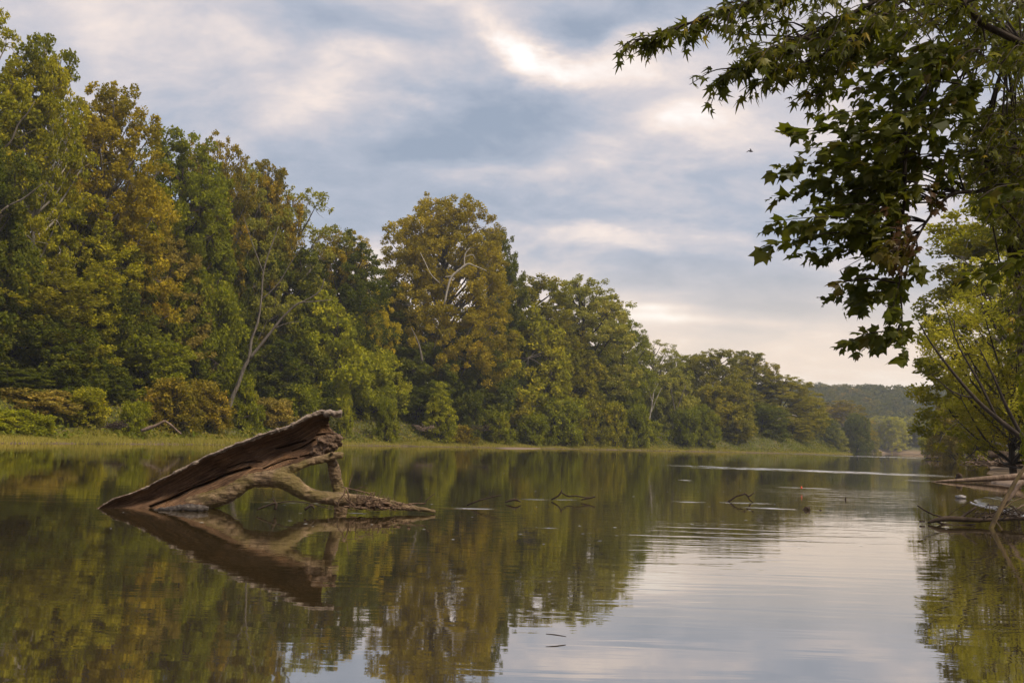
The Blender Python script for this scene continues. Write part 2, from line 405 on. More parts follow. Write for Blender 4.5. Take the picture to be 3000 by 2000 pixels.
PROTO = dict(
    domeA=make_proto(1, 'dome', .22, lobes=32, lobe_r=.2), domeB=make_proto(2, 'dome', .14, lobes=36, lobe_r=.18), domeC=make_proto(3, 'dome', .25, lobes=28, lobe_r=.22),
    low=make_proto(4, 'dome', .03, lobes=32, lobe_r=.2, H=11, PW=11), lowB=make_proto(5, 'column', .02, lobes=46, lobe_r=.2, H=19, PW=12), lowC=make_proto(15, 'dome', .0, lobes=26, lobe_r=.23, H=9, PW=10),
    spire=make_proto(6, 'vase', .25, lobes=34, spires=9, lobe_r=.16, H=33, PW=16), spireB=make_proto(7, 'dome', .2, lobes=36, spires=11, lobe_r=.16, H=31, PW=16),
    cone=make_proto(8, 'cone', .03, lobes=34, lobe_r=.17, H=9, PW=7, lsize=.26), fine=make_proto(9, 'dome', .12, lobes=36, lobe_r=.15, clus=18, leaves=200, lsize=.15, sparse=.25, H=11, PW=9),
    wispy=make_proto(10, 'vase', .22, lobes=34, lobe_r=.15, leaves=85, sparse=.3, spires=4, lsize=.3),
    shrub=make_proto(12, 'dome', .0, lobes=24, lobe_r=.2, clus=13, leaves=130, lsize=.24, sparse=.2, spires=5, H=3.6, PW=5),
    big=make_proto(13, 'dome', .2, lobes=84, spires=14, lobe_r=.14, clus=22, leaves=115, lsize=.35, H=36, PW=26),
)
def place(kind, leaf, bark, x, y, W, H, label, cat='tree', group=None, name='tree', rz=None, lean=0, leandir=0, z=None):
    tm, cm, PH, PW = PROTO[kind]
    if z is None: z = gz(x, y) - .1
    e = empty(name, (x, y, z))
    rz = random.uniform(0, 6.28) if rz is None else rz
    e.rotation_euler = (0, 0, 0)
    tag(e, label, cat, group)
    for nm, me_, mt in (('trunk' if name != 'shrub' else 'stem', tm, MB[bark]), ('crown' if name != 'shrub' else 'foliage', cm, ML[leaf] if leaf else None)):
        if me_ is None: continue
        o = bpy.data.objects.new(nm, me_); col.objects.link(o); o.parent = e
        o.matrix_local = Matrix.Rotation(lean, 4, Vector((math.cos(leandir), math.sin(leandir), 0))) @ Matrix.Diagonal((W / PW, W / PW, H / PH, 1)) @ Matrix.Rotation(rz, 4, 'Z')
        o.material_slots[0].link = 'OBJECT'; o.material_slots[0].material = mt
    return e
def ptree(kind, leaf, bark, px, top, wpx, D, label, wf=1.12, inland=0, **kw):
    while inland and D < 600 and float(sdf(np.array([P(px, 1010, D).x]), np.array([D]))[0]) < inland: D += 1.5
    """a tree standing at distance D whose top shows at pixel row top"""
    t = P(px, top, D); x, y = t.x, D
    H = t.z - (gz(x, y) - .1); W = wpx * D / F * wf
    return place(kind, leaf, bark, x, y, W, H * 1.03, label, **kw)

LB = 'trees of the wooded left bank'
T = [
 # kind, leaf, bark, px, top, width, D, label
 ('spire','yolive','grey', -20, 20, 230, 92, 'tallest sycamore at the left edge, olive yellow crown with a spiky top'),
 ('spireB','yolive','white', 110, 88, 170, 90, 'tall olive yellow sycamore with two narrow spires, beside the tallest one at the left edge'),
 ('spireB','orange','grey', 262, 192, 215, 98, 'tall sycamore with an orange brown crown, next right of the twin-spired one'),
 ('domeB','green','dark', 415, 318, 200, 104, 'rounded fresh green tree right of the orange brown sycamore'),
 ('spire','rust','grey', 508, 314, 130, 128, 'brown-leaved sycamore top peeping out behind the rounded green tree'),
 ('domeA','greyg','grey', 560, 395, 150, 118, 'pale grey green tree in front of the two brown sycamore tops'),
 ('spireB','rust','grey', 622, 372, 130, 136, 'second brown sycamore top, above the feathery grey green tree'),
 ('wispy','greyg','grey', 672, 438, 190, 122, 'feathery grey green tree with thin visible branches, left of the skyline dip'),
 ('spire','orange','grey', 775, 520, 120, 152, 'small brown olive tree in the dip left of the great orange sycamore'),
 ('domeC','dark','dark', 800, 560, 170, 146, 'dark green tree filling the dip left of the great orange sycamore'),
 ('big','orange','grey', 1012, 462, 340, 160, 'great orange sycamore, the broadest crown on the bank, with white limbs'),
 ('domeB','dark','dark', 1145, 540, 110, 182, 'dark green tree showing behind the right shoulder of the great sycamore'),
 ('domeB','olive','dark', 1230, 640, 210, 184, 'olive brown rounded tree directly right of the great sycamore'),
 ('domeA','greyg','dark', 1340, 648, 190, 206, 'grey green tree with a flat wide top right of the olive brown one'),
 ('spire','olive','grey', 1395, 680, 90, 222, 'golden topped tree on the right shoulder of the grey green one'),
 ('domeA','green','dark', 1440, 742, 130, 214, 'dark leaved tree with a black bough, on the falling skyline'),
 ('wispy','greyg','grey', 1500, 782, 130, 232, 'thin grey tree on the falling skyline above the white bare tree'),
 ('domeC','greyg','dark', 1560, 815, 100, 240, 'low grey green tree between the thin grey tree and the olive dome'),
 ('spireB','olive','grey', 1598, 812, 80, 262, 'small sycamore top left of the big olive dome near the river bend'),
 ('domeB','olive','dark', 1650, 805, 150, 238, 'big olive dome shaped tree near the river bend'),
 ('spireB','olive','grey', 1722, 806, 110, 262, 'taller spiky olive tree behind the big dome near the river bend'),
 ('domeA','olive','dark', 1790, 866, 170, 258, 'dark olive tree with pale boughs, last large one before the river bend'),
 ('domeB','olive','dark', 1845, 905, 100, 272, 'small olive tree sloping down to the water, right of the last large one'),
 # middle layer
 ('domeB','yolive','dark', 175, 458, 210, 84, 'bright yellow green tree halfway up the wood under the twin-spired sycamore'),
 ('domeB','olive','dark', 40, 575, 300, 80, 'wide olive tree with layered boughs at the left edge of the picture'),
 ('domeA','tan','dark', 370, 552, 180, 90, 'tan green rounded tree in the middle of the left wood'),
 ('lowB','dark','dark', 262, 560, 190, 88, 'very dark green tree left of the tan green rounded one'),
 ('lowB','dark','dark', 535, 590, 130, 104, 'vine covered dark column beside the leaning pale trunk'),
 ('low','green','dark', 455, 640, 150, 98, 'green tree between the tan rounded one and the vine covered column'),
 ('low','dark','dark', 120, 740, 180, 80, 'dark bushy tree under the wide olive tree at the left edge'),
 ('low','green','dark', 330, 770, 170, 86, 'low green tree beneath the tan rounded one'),
 ('low','bright','dark', 735, 692, 180, 112, 'bright yellow green tree behind the top of the hollow log'),
 ('domeC','yellow','dark', 848, 672, 95, 122, 'golden yellow tree between the bright green tree and the great sycamore'),
 ('low','bright','dark', 845, 800, 120, 120, 'bright green tree directly below the golden yellow one'),
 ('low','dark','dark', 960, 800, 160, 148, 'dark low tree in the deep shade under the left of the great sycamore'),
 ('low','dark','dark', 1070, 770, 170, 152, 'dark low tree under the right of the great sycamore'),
 ('low','yolive','grey', 1195, 748, 180, 158, 'golden olive tree standing forward, right of the great sycamore'),
 ('low','olive','dark', 1110, 860, 150, 150, 'olive tree with drooping boughs left of the golden olive one'),
 ('low','olive','dark', 1290, 800, 150, 186, 'brown olive tree right of the golden olive one'),
 ('cone','green','dark', 1372, 805, 150, 192, 'cone shaped green tree under the grey green skyline tree'),
 ('low','green','dark', 1430, 880, 100, 198, 'low green tree right of the cone shaped one'),
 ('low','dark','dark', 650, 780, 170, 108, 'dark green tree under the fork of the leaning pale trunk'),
 ('low','greyg','dark', 1545, 860, 110, 225, 'grey green tree behind the white bare tree'),
 ('low','olive','dark', 1665, 880, 120, 228, 'olive bushy tree in front of the big dome near the bend'),
 ('low','green','dark', 1612, 935, 75, 216, 'round green bush-like tree at the water near the river bend'),
 ('low','dark','dark', 1750, 930, 110, 238, 'dark low tree at the water below the spiky olive tree'),
 ('low','olive','dark', 1820, 960, 90, 250, 'lowest olive tree touching the water before the bend'),
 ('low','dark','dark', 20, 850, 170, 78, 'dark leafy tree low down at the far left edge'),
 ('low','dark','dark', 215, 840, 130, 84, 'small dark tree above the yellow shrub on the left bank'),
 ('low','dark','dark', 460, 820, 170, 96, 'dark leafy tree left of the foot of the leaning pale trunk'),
 ('cone','bright','dark', 1013, 878, 88, 141, 'lone fresh green conical sapling on the grassy bank under the great sycamore'),
]
for (k_, lf, bk, px, top, wd, D, lab) in T:
    if k_ == 'low' and int(px) % 2: k_ = 'lowC'
    ptree(k_, lf, bk, px, top, wd, D, lab, group=LB, inland=(6 if px > 1500 else 12 if k_ in ('low', 'lowC') else 15 if wd < 200 else 16) if k_ != 'cone' or px > 1100 else 4, wf=1.12 if k_ in ('big', 'cone') else 1.55 if k_ in ('spire', 'spireB') or (px < 700 and top < 500) else 1.12 if px > 1400 else 1.35)
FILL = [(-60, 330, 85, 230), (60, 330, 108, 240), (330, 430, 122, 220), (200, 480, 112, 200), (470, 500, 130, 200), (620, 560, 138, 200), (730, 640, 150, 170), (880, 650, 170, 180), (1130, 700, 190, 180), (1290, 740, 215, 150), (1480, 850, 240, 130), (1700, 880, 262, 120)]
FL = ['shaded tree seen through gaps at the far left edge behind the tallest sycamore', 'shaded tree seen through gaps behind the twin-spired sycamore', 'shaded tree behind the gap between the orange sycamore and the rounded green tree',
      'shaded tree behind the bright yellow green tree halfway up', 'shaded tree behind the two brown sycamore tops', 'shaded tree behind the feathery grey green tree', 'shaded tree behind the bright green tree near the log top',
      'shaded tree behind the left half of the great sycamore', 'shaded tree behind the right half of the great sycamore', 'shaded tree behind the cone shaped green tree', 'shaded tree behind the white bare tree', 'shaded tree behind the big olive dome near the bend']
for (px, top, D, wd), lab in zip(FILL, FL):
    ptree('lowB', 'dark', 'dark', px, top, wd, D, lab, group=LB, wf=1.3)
# trees round the bend and the far row under the hill
FB = 'trees round the river bend'
for a in [('low','dark','dark',1880,952,80,330,'blue green tree just round the bend, right of the left bank wood'),
          ('spireB','rust','white',1935,918,120,372,'rust coloured sycamore with white limbs at the river bend'),
          ('low','dark','dark',1968,955,62,352,'dark green round tree at the foot of the rust coloured sycamore'),
          ('low','greyg','dark',1905,985,70,330,'short grey green tree at the water left of the rust coloured sycamore'),
          ('low','olive','dark',1990,985,50,420,'short olive tree where the far river row begins'),
          ('wispy','yolive','white',2022,955,60,505,'pale yellow tree with thin white stems in the far row'),
          ('low','lite','white',2052,962,60,500,'light green rounded tree in the middle of the far row'),
          ('wispy','lite','white',2085,958,60,512,'light green feathery tree right of the rounded one in the far row'),
          ('low','olive','white',2112,962,60,505,'olive tree in the far row near the right bank'),
          ('low','lite','white',2142,966,62,500,'last light tree of the far row beside the right bank trees'),
          ('low','greyg','white',2178,958,70,505,'grey green tree of the far row half hidden by the right bank trees')]:
    ptree(*a, group=FB)

# ------------------------------------------------------------------ far wood on the hill: one mass
rng = np.random.default_rng(21)
pos = []; lvs = []
for i in range(1150):
    D = 535 + 330 * rng.random() ** .8; u = rng.uniform(.24, .56); x = u * D
    if sdf(np.array([x]), np.array([D]))[0] < 8: continue
    z = gz(x, D); Hh = rng.uniform(10, 17); rr = rng.uniform(3.5, 6.5); tone = rng.normal(0, .24)
    n = 260; g_ = rng.normal(size=(n, 3)); g_ /= np.linalg.norm(g_, axis=1)[:, None]; g_[:, 2] = np.abs(g_[:, 2]) - .25
    pos.append(np.array([x, D, z + Hh * .58]) + g_ * [rr, rr, Hh * .45] * rng.uniform(.75, 1.05, n)[:, None])
    lvs.append(np.clip(.38 + tone + rng.normal(0, .1, n), 0, 1))
pos = np.vstack(pos); V, fl, ct, lv = leaf_quads(pos, 1.5, rng, np.concatenate(lvs))
o = link_mesh('hillside_wood', np_mesh('hillside_wood', V, fl, ct, lv), leaf_mat('hill_leaf', (.036, .045, .013), (.078, .082, .02), (.14, .118, .028), (.2, .14, .03), k=1.3))
tag(o, 'distant wooded hillside beyond the river bend, hazy blue green', 'woodland', kind='stuff')

# ------------------------------------------------------------------ undergrowth and grass on the left bank
LS = np.array([p for p in WATER if p[0] > -60 and p in WATER[3:16]])
segl = np.linalg.norm(np.diff(LS, axis=0), axis=1); cum = np.r_[0, np.cumsum(segl)]
def shore_pts(n, lo, hi, rng, power=1.0):
    """random points a distance lo..hi inland of the left shore, denser where it is near"""
    s = cum[-1] * rng.random(n) ** 1.35; i = np.clip(np.searchsorted(cum, s) - 1, 0, len(segl) - 1); t = (s - cum[i]) / segl[i]
    a = LS[i]; b = LS[i + 1]; p = a + (b - a) * t[:, None]; d = (b - a) / segl[i][:, None]
    nrm = np.stack([-d[:, 1], d[:, 0]], 1)
    return p + nrm * (lo + (hi - lo) * rng.random(n) ** power)[:, None]
rng = np.random.default_rng(5)
p = shore_pts(62000, 2.5, 15, rng); z = ground(p[:, 0], p[:, 1])
wv_ = wob(p[:, 0], p[:, 1], 2.0); keep = z > .1; p = p[keep]; z = z[keep]; wv_ = wv_[keep]
hh = rng.random(len(p)) ** 1.6 * (.55 + .6 * np.clip(wv_ + .3, 0, 1))
tone = np.clip(.42 + .25 * wob(p[:, 0] + 40, p[:, 1] - 9, 1.3) + rng.normal(0, .13, len(p)), 0, 1)
V, fl, ct, lv = leaf_quads(np.column_stack([p, z + hh]), .34, rng, tone)
mu = leaf_mat('undergrowth_leaf', (.055, .085, .015), (.10, .105, .025), (.15, .115, .04), (.24, .165, .09))
o = link_mesh('undergrowth', np_mesh('undergrowth', V, fl, ct, lv), mu)
tag(o, 'tangled olive and brown weeds covering the slope of the left bank', 'undergrowth', kind='stuff')

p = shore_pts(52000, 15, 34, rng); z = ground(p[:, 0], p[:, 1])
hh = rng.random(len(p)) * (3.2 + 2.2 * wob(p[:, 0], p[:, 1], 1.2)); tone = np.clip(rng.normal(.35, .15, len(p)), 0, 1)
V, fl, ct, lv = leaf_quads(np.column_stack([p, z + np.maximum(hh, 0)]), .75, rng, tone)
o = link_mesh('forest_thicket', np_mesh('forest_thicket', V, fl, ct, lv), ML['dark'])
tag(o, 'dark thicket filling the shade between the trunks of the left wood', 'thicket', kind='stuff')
def blades(pts, z, h, w, rng, lean=.25):
    n = len(pts); ang = rng.uniform(0, np.pi, n); dx = np.cos(ang) * w; dy = np.sin(ang) * w
    lx = rng.normal(0, lean, n) * h; ly = rng.normal(0, lean, n) * h
    b = np.column_stack([pts, z])
    v0 = b - np.column_stack([dx, dy, np.zeros(n)]); v1 = b + np.column_stack([dx, dy, np.zeros(n)])
    v2 = b + np.column_stack([lx, ly, h])
    return np.stack([v0, v1, v2], 1).reshape(-1, 3), np.arange(3 * n), np.full(n, 3)
p = shore_pts(170000, -.35, 5.5, rng, .8); z = ground(p[:, 0], p[:, 1])
pt = wob(p[:, 0], p[:, 1], 1.1)
keep = (z > -.12) & (rng.random(len(p)) < .55 + .5 * pt + .35 * (p[:, 1] < 130)); p = p[keep]; z = z[keep]; pt = pt[keep]
h_ = (.30 + .32 * rng.random(len(p))) * (.62 + .62 * pt)
V, fl, ct = blades(p, z - .03, np.maximum(h_, .1), .03, rng)
mg = leaf_mat('bank_grass_blade', (.10, .10, .035), (.168, .155, .055), (.24, .20, .08), (.32, .24, .14))
tone = np.clip(.42 + .2 * wob(p[:, 0] - 30, p[:, 1] + 9, .9) + rng.normal(0, .16, len(p)), 0, 1)
o = link_mesh('bank_grass', np_mesh('bank_grass', V, fl, ct, tone), mg)
tag(o, 'fringe of green and straw coloured grass along the left waterline', 'grass', kind='stuff')

# ------------------------------------------------------------------ shrubs on the left bank
SH = [
 ('rust', 395, 893, 130, 86, 'rusty brown shrub above the broken bent branch on the left bank'),
 ('rust', 470, 898, 120, 92, 'rusty brown shrub right of the bent branch, partly behind the log'),
 ('yolive', 196, 908, 100, 79, 'yellow green shrub on the left bank left of the uprooted tangle'),
 ('bright', 302, 938, 66, 80, 'small bright green shrub between the uprooted tangle and the bent branch'),
 ('bright', 30, 952, 110, 75, 'low fresh green weed clump near the left edge just above the grass'),
 ('bright', 92, 962, 60, 75, 'small fresh green weed clump right of the one near the left edge'),
 ('green', 562, 885, 80, 104, 'green shrub at the foot of the leaning pale trunk'),
 ('tan', 100, 905, 150, 84, 'brown weedy mound on the left slope near the left edge'),
 ('bright', 795, 925, 36, 118, 'small bright green shrub just right of the log top'),
 ('green', 690, 905, 100, 114, 'green shrub behind the middle of the log'),
 ('tan', 640, 930, 90, 110, 'brown weedy shrub behind the upper edge of the log'),
 ('green', 890, 935, 50, 134, 'small green shrub on the bank between the log top and the conical sapling'),
 ('dark', 1078, 920, 60, 150, 'dark green bush right of the conical sapling'),
 ('rust', 1055, 985, 70, 150, 'low tawny bush on the grass right of the conical sapling'),
 ('green', 1150, 958, 60, 158, 'green bush left of the cluster of waterside bushes'),
 ('green', 1215, 965, 66, 168, 'green waterside bush under the golden olive tree'),
 ('bright', 1285, 935, 90, 172, 'broad yellow green bush at the water right of the golden olive tree'),
 ('olive', 1345, 940, 80, 178, 'olive bush in the middle of the waterside row'),
 ('yolive', 1416, 945, 60, 182, 'yellowish bush at the water below the cone shaped tree'),
 ('bright', 1495, 975, 60, 208, 'small bright bush at the foot of the white bare tree'),
 ('green', 1465, 950, 60, 196, 'green bush left of the white bare tree'),
 ('green', 1570, 955, 60, 212, 'rounded green bush right of the white bare tree'),
 ('olive', 1690, 975, 70, 226, 'olive bush at the water beneath the big dome'),
 ('yolive', 2150, 1012, 60, 205, 'tawny shrub hanging over the driftwood at the far right bank'),
]
for (lf, px, top, wd, D, lab) in SH:
    ptree('shrub', lf, 'dark', px, top, wd, D, lab, cat='shrub', name='shrub', group='shrubs on the river bank', inland=0 if px > 2000 else 3.5 if top > 930 else 6)

# ------------------------------------------------------------------ leaning pale trunk, bare trees, dead boughs
def pxtube(tb, pts, D, sides=7, n=None, jit=0):
    """pts: (px, py, radius_px[, dD])"""
    q_ = smooth_path([(a[0], a[1], a[2], (a[3] if len(a) > 3 else 0)) for a in pts], n or max(6, len(pts) * 3))
    P3 = [P(a[0] + (random.gauss(0, jit) if 0 < i < len(q_) - 1 else 0), a[1] + (random.gauss(0, jit) if 0 < i < len(q_) - 1 else 0), D + a[3]) for i, a in enumerate(q_)]
    tb.tube(P3, [max(a[2], .1) * (D + a[3]) / F for a in q_], sides)
def wood(name, tubes, D, mat, label, cat, group=None, sides=7, jit=0, part='bough', blobs=()):
    tb = TB()
    for t_ in tubes: pxtube(tb, t_, D, sides, jit=jit)
    for (bx, by, br_, sd) in blobs: tb.blob(P(bx, by, D), br_ * D / F, sd)
    o = link_mesh(name, tb.mesh(name), mat); tag(o, label, cat, group)
    return o
wood('leaning_tree', [[(524, 945, 5.5), (534, 912, 5), (548, 880, 4.5), (560, 845, 4.2), (572, 822, 4), (578, 780, 3), (592, 740, 2.6), (600, 690, 2.2), (606, 620, 1.8), (625, 560, 1.4), (640, 520, 1)],
     [(572, 825, 3.5), (600, 790, 3.2), (628, 755, 3), (650, 728, 2.6), (680, 700, 2.2), (702, 690, 1.8), (735, 668, 1.3), (745, 640, .8)],
     [(690, 695, 1.5), (725, 692, 1.2), (765, 688, .7)], [(600, 690, 1.5), (640, 650, 1.2), (670, 600, .9), (700, 560, .5)], [(606, 630, 1.3), (580, 560, 1), (560, 500, .6)], [(628, 755, 1.4), (660, 742, 1), (690, 738, .5)]],
     112, MB['grey'], 'slender pale tree trunk leaning right and forking low, in the middle of the left wood', 'tree')
wood('bare_tree', [[(1484, 998, 1.8), (1492, 960, 1.6), (1498, 925, 1.4), (1502, 895, 1.0), (1508, 870, .6)], [(1494, 950, 1.2), (1508, 915, .9), (1520, 890, .5)], [(1498, 925, .9), (1490, 895, .7), (1482, 870, .4)], [(1502, 900, .7), (1512, 880, .4)]],
     214, MB['white'], 'slim leafless white tree on the grassy bank before the bend', 'tree')
wood('bare_tree', [[(1545, 985, 1.6), (1552, 950, 1.4), (1562, 920, 1.0), (1575, 885, .6)], [(1552, 950, 1), (1545, 915, .8), (1540, 885, .4)]], 218, MB['grey'], 'slim leafless grey tree right of the white bare tree', 'tree')
# pale limbs showing in the great sycamore and bare twigs on its top
wood('dead_limb', [[(1075, 530, 1.4), (1078, 505, 1.2), (1088, 490, .9), (1082, 470, .4)], [(1078, 508, .9), (1098, 495, .7), (1103, 475, .4)], [(1070, 545, 1.6), (1098, 522, 1.2), (1125, 535, .9), (1150, 522, .4)],
     [(1110, 528, .8), (1118, 512, .4)], [(1130, 536, .7), (1138, 520, .4), (1155, 518, .3)]], 158, MB['grey'], 'leafless grey twigs sticking out of the top right of the great orange sycamore', 'branch')
wood('pale_limb', [[(1020, 700, 2), (1030, 655, 2.6), (1038, 635, 2.6), (1055, 620, 2.6), (1075, 606, 2.4), (1092, 612, 1.2)], [(1022, 636, 1.4), (1038, 634, 1.6)], [(1066, 612, 1.8), (1068, 585, 1.4), (1078, 570, .9)], [(1068, 590, 1.2), (1085, 585, .9), (1092, 595, .5)], [(1088, 609, 1.2), (1118, 622, .9)]],
     152, MB['white'], 'forked white limb at the heart of the great orange sycamore', 'branch')
wood('pale_limb', [[(1010, 650, 1), (990, 630, 1), (975, 600, 1), (965, 580, .6)]], 152, MB['white'], 'thin pale limb slanting up left in the great orange sycamore', 'branch')
wood('pale_limb', [[(970, 830, 2.6), (966, 806, 2.2), (958, 780, 1.8), (944, 752, .9)]], 152, MB['grey'], 'short pale dead limb low on the left of the great orange sycamore', 'branch')
wood('pale_limb', [[(0, 345, 2.6), (25, 325, 2.4), (42, 285, 2.2), (62, 262, 1.6), (80, 232, .9)], [(30, 320, 1.4), (50, 312, 1), (85, 296, .5)], [(0, 345, 3), (-30, 390, 3.4), (-40, 460, 4)]], 90, MB['grey'], 'bare pale limb in the tallest sycamore at the left edge', 'branch')
wood('pale_limb', [[(20, 472, 2.2), (50, 458, 2), (75, 440, 1.6), (98, 422, .8)], [(20, 472, 2.4), (-10, 500, 3), (-30, 560, 4)]], 84, MB['grey'], 'lower bare pale limb under the tallest sycamore at the left edge', 'branch')
wood('pale_limb', [[(1780, 968, 1.2), (1808, 952, 1.2), (1830, 955, .6)], [(1795, 958, .8), (1832, 962, .5)], [(1780, 968, 1.4), (1772, 1000, 1.8)]], 248, MB['white'], 'white broken bough low in the last large tree before the river bend', 'branch')
wood('broken_branch', [[(325, 989, 4), (345, 982, 4), (362, 975, 3.2), (378, 966, 2.8)], [(378, 966, 2.4), (392, 975, 2.4), (404, 986, 2), (416, 996, 1.6)], [(330, 985, 1.6), (345, 978, 1.4), (356, 978, .8)]],
     76, MB['drift'], 'broken pale branch bent like a roof on the grass of the left bank', 'branch')
def tangle(name, px, py, wpx, hpx, D, n, mat, label, cat='driftwood', seed=1, rad=.6):
    rd = random.Random(seed); tb = TB()
    for i in range(n):
        a = P(px + rd.uniform(-.5, .5) * wpx, py - rd.random() * hpx * .5, D + rd.uniform(-.5, .5) * wpx * D / F * .6)
        an = rd.uniform(0, 6.28); L = wpx * D / F * rd.uniform(.25, .6); up = rd.uniform(-.2, .55) * hpx / wpx * 2
        b = a + Vector((math.cos(an) * L, math.sin(an) * L * .6, up * L)); c_ = (a + b) / 2 + Vector((rd.gauss(0, .12), rd.gauss(0, .12), rd.gauss(0, .12) + .1)) * L
        r0 = rad * D / F * rd.uniform(.5, 1.8)
        tb.tube(smooth_path([a, c_, b], 6), np.linspace(r0, r0 * .35, 6), 5)
    o = link_mesh(name, tb.mesh(name), mat); tag(o, label, cat); return o
tangle('root_tangle', 265, 985, 44, 22, 77, 60, MB['driftd'], 'dark uprooted tangle of roots left of the bent branch', seed=3, rad=1.0)
tangle('brush_pile', 978, 990, 38, 20, 139, 40, MB['drift'], 'heap of grey brushwood left of the conical sapling', seed=4, rad=.7)
tangle('brush_pile', 1106, 990, 34, 20, 149, 40, MB['driftd'], 'heap of dark brushwood right of the conical sapling', seed=5, rad=.7)

# ------------------------------------------------------------------ hollow log (the main subject)
hl = empty('hollow_log', P(600, 1160, 13.8)); hl.location.z = 0
tag(hl, 'huge hollow log rising from the river, brown inside with a smooth forked limb in front', 'driftwood log')
HI = hl.location.copy()
def rel(o):
    o.parent = hl; o.matrix_parent_inverse = Matrix.Translation(-HI); return o
def LD(px): return 13.3 + (px - 300) * .0016
rim = [(222, 1169), (259, 1147), (283, 1139), (315, 1128), (338, 1118), (363, 1104), (395, 1089), (427, 1072), (451, 1060), (475, 1047), (499, 1038), (546, 1019), (557, 1016), (597, 1000), (637, 987), (669, 976), (701, 959), (733, 945), (757, 945)]
bot = [(222, 1176), (270, 1178), (320, 1178), (360, 1178), (400, 1176), (430, 1172), (460, 1160), (490, 1150), (520, 1140), (545, 1128), (570, 1114), (600, 1104), (630, 1098), (655, 1094), (680, 1080), (705, 1066), (730, 1057), (745, 1050), (757, 1046)]
NU, NV = 420, 110
rimc = smooth_path(rim, NU); botc = smooth_path(bot, NU)
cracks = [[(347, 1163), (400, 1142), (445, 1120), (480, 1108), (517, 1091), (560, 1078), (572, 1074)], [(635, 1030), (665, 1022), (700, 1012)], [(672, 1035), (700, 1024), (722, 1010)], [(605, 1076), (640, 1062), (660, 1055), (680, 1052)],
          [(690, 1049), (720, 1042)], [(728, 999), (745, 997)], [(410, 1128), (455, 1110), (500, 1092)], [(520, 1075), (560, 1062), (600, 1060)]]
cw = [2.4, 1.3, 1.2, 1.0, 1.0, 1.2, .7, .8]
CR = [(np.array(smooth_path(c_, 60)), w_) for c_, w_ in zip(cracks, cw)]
PX = np.zeros((NV, NU, 2)); DD = np.zeros((NV, NU))
for j in range(NV):
    v = j / (NV - 1); PX[j] = rimc * (1 - v) + botc * v
uu = np.linspace(0, 1, NU)[None, :]; vv = np.linspace(0, 1, NV)[:, None]
# torn right end: cut the edge in and out
edge = np.interp(vv[:, 0], [0, .05, .12, .25, .4, .48, .56, .7, .82, 1], [12, 4, 0, -2, 0, 10, 24, 26, 12, 0])
PX[:, :, 0] += edge[:, None] * np.clip((uu - .86) / .14, 0, 1) ** 1.5
hgt = (botc[:, 1] - rimc[:, 1])[None, :]
span = hgt / 110.0
DD = LD(PX[:, :, 0]) - .04 + span * (.42 * np.sin(np.pi * np.clip(vv ** .62, 0, 1)) + .10 * vv) - .05
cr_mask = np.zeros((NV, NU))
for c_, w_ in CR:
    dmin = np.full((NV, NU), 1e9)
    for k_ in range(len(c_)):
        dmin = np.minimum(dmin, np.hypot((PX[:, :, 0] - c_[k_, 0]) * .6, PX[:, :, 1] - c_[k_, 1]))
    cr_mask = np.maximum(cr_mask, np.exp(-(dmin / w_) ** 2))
nz = np.zeros((NV, NU))
for j in range(NV):
    for i in range(NU):
        a = uu[0, i] * 3.6; b = vv[j, 0] * hgt[0, i] * .006
        nz[j, i] = .022 * mn.noise(Vector((a * 1.6, b * 9, 0))) + .012 * mn.noise(Vector((a * 5, b * 34, 4))) + .035 * mn.noise(Vector((a * 1.1, b * 2.5, 9))) + .006 * mn.noise(Vector((a * 22, b * 60, 2)))
DD2 = DD + nz * np.clip(span * 1.3, .15, 1) + cr_mask * .11
# ragged rim
for i in range(NU):
    PX[:, i, 1] += (1.6 * mn.noise(Vector((uu[0, i] * 26, 0, 0))) + .9 * mn.noise(Vector((uu[0, i] * 80, 1, 0)))) * (1 - vv[:, 0]) ** 6
front = np.array([[tuple(P(PX[j, i, 0], PX[j, i, 1], DD2[j, i])) for i in range(NU)] for j in range(NV)])
backo = np.array([[tuple(P(PX[j, i, 0], PX[j, i, 1] - (3 if 0 < j < NV - 1 else 0), DD[j, i] + .05 + .07 * math.sin(math.pi * j / (NV - 1)))) for i in range(0, NU, 1)] for j in range(NV)])
V = np.vstack([front.reshape(-1, 3), backo.reshape(-1, 3)])
idx = np.arange(NU * NV).reshape(NV, NU); o2 = NU * NV
q1 = np.stack([idx[:-1, :-1], idx[1:, :-1], idx[1:, 1:], idx[:-1, 1:]], -1).reshape(-1, 4)
q2 = q1[:, ::-1] + o2
def strip(l, rev=False):
    s_ = np.stack([l[:-1], l[1:], l[1:] + o2, l[:-1] + o2], -1); return s_[:, ::-1] if rev else s_
Q = np.vstack([q1, q2, strip(idx[0]), strip(idx[-1], True), strip(idx[:, -1]), strip(idx[:, 0], True)])
UV = np.vstack([np.stack([np.broadcast_to(uu * 3.6, (NV, NU)), vv * hgt * .006], -1).reshape(-1, 2)] * 2)
me = np_mesh('trunk_shell', V, Q, np.full(len(Q), 4), smooth=True, uv=UV)
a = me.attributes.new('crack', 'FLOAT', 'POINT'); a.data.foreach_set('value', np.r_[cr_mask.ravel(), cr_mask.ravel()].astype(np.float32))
m, nt, out = new_mat('decayed_heartwood')
uvn = nt.n('ShaderNodeUVMap'); uvn.uv_map = 'UVMap'; u_ = uvn.outputs[0]
g1 = nt.noise(nt.mapping(u_, (1.5, 34, 1)), 1.6, 8, .7, .4); g2 = nt.noise(nt.mapping(u_, (2, 5, 1)), 1.3, 5, .6); g3 = nt.noise(nt.mapping(u_, (9, 60, 1)), 2, 6, .7)
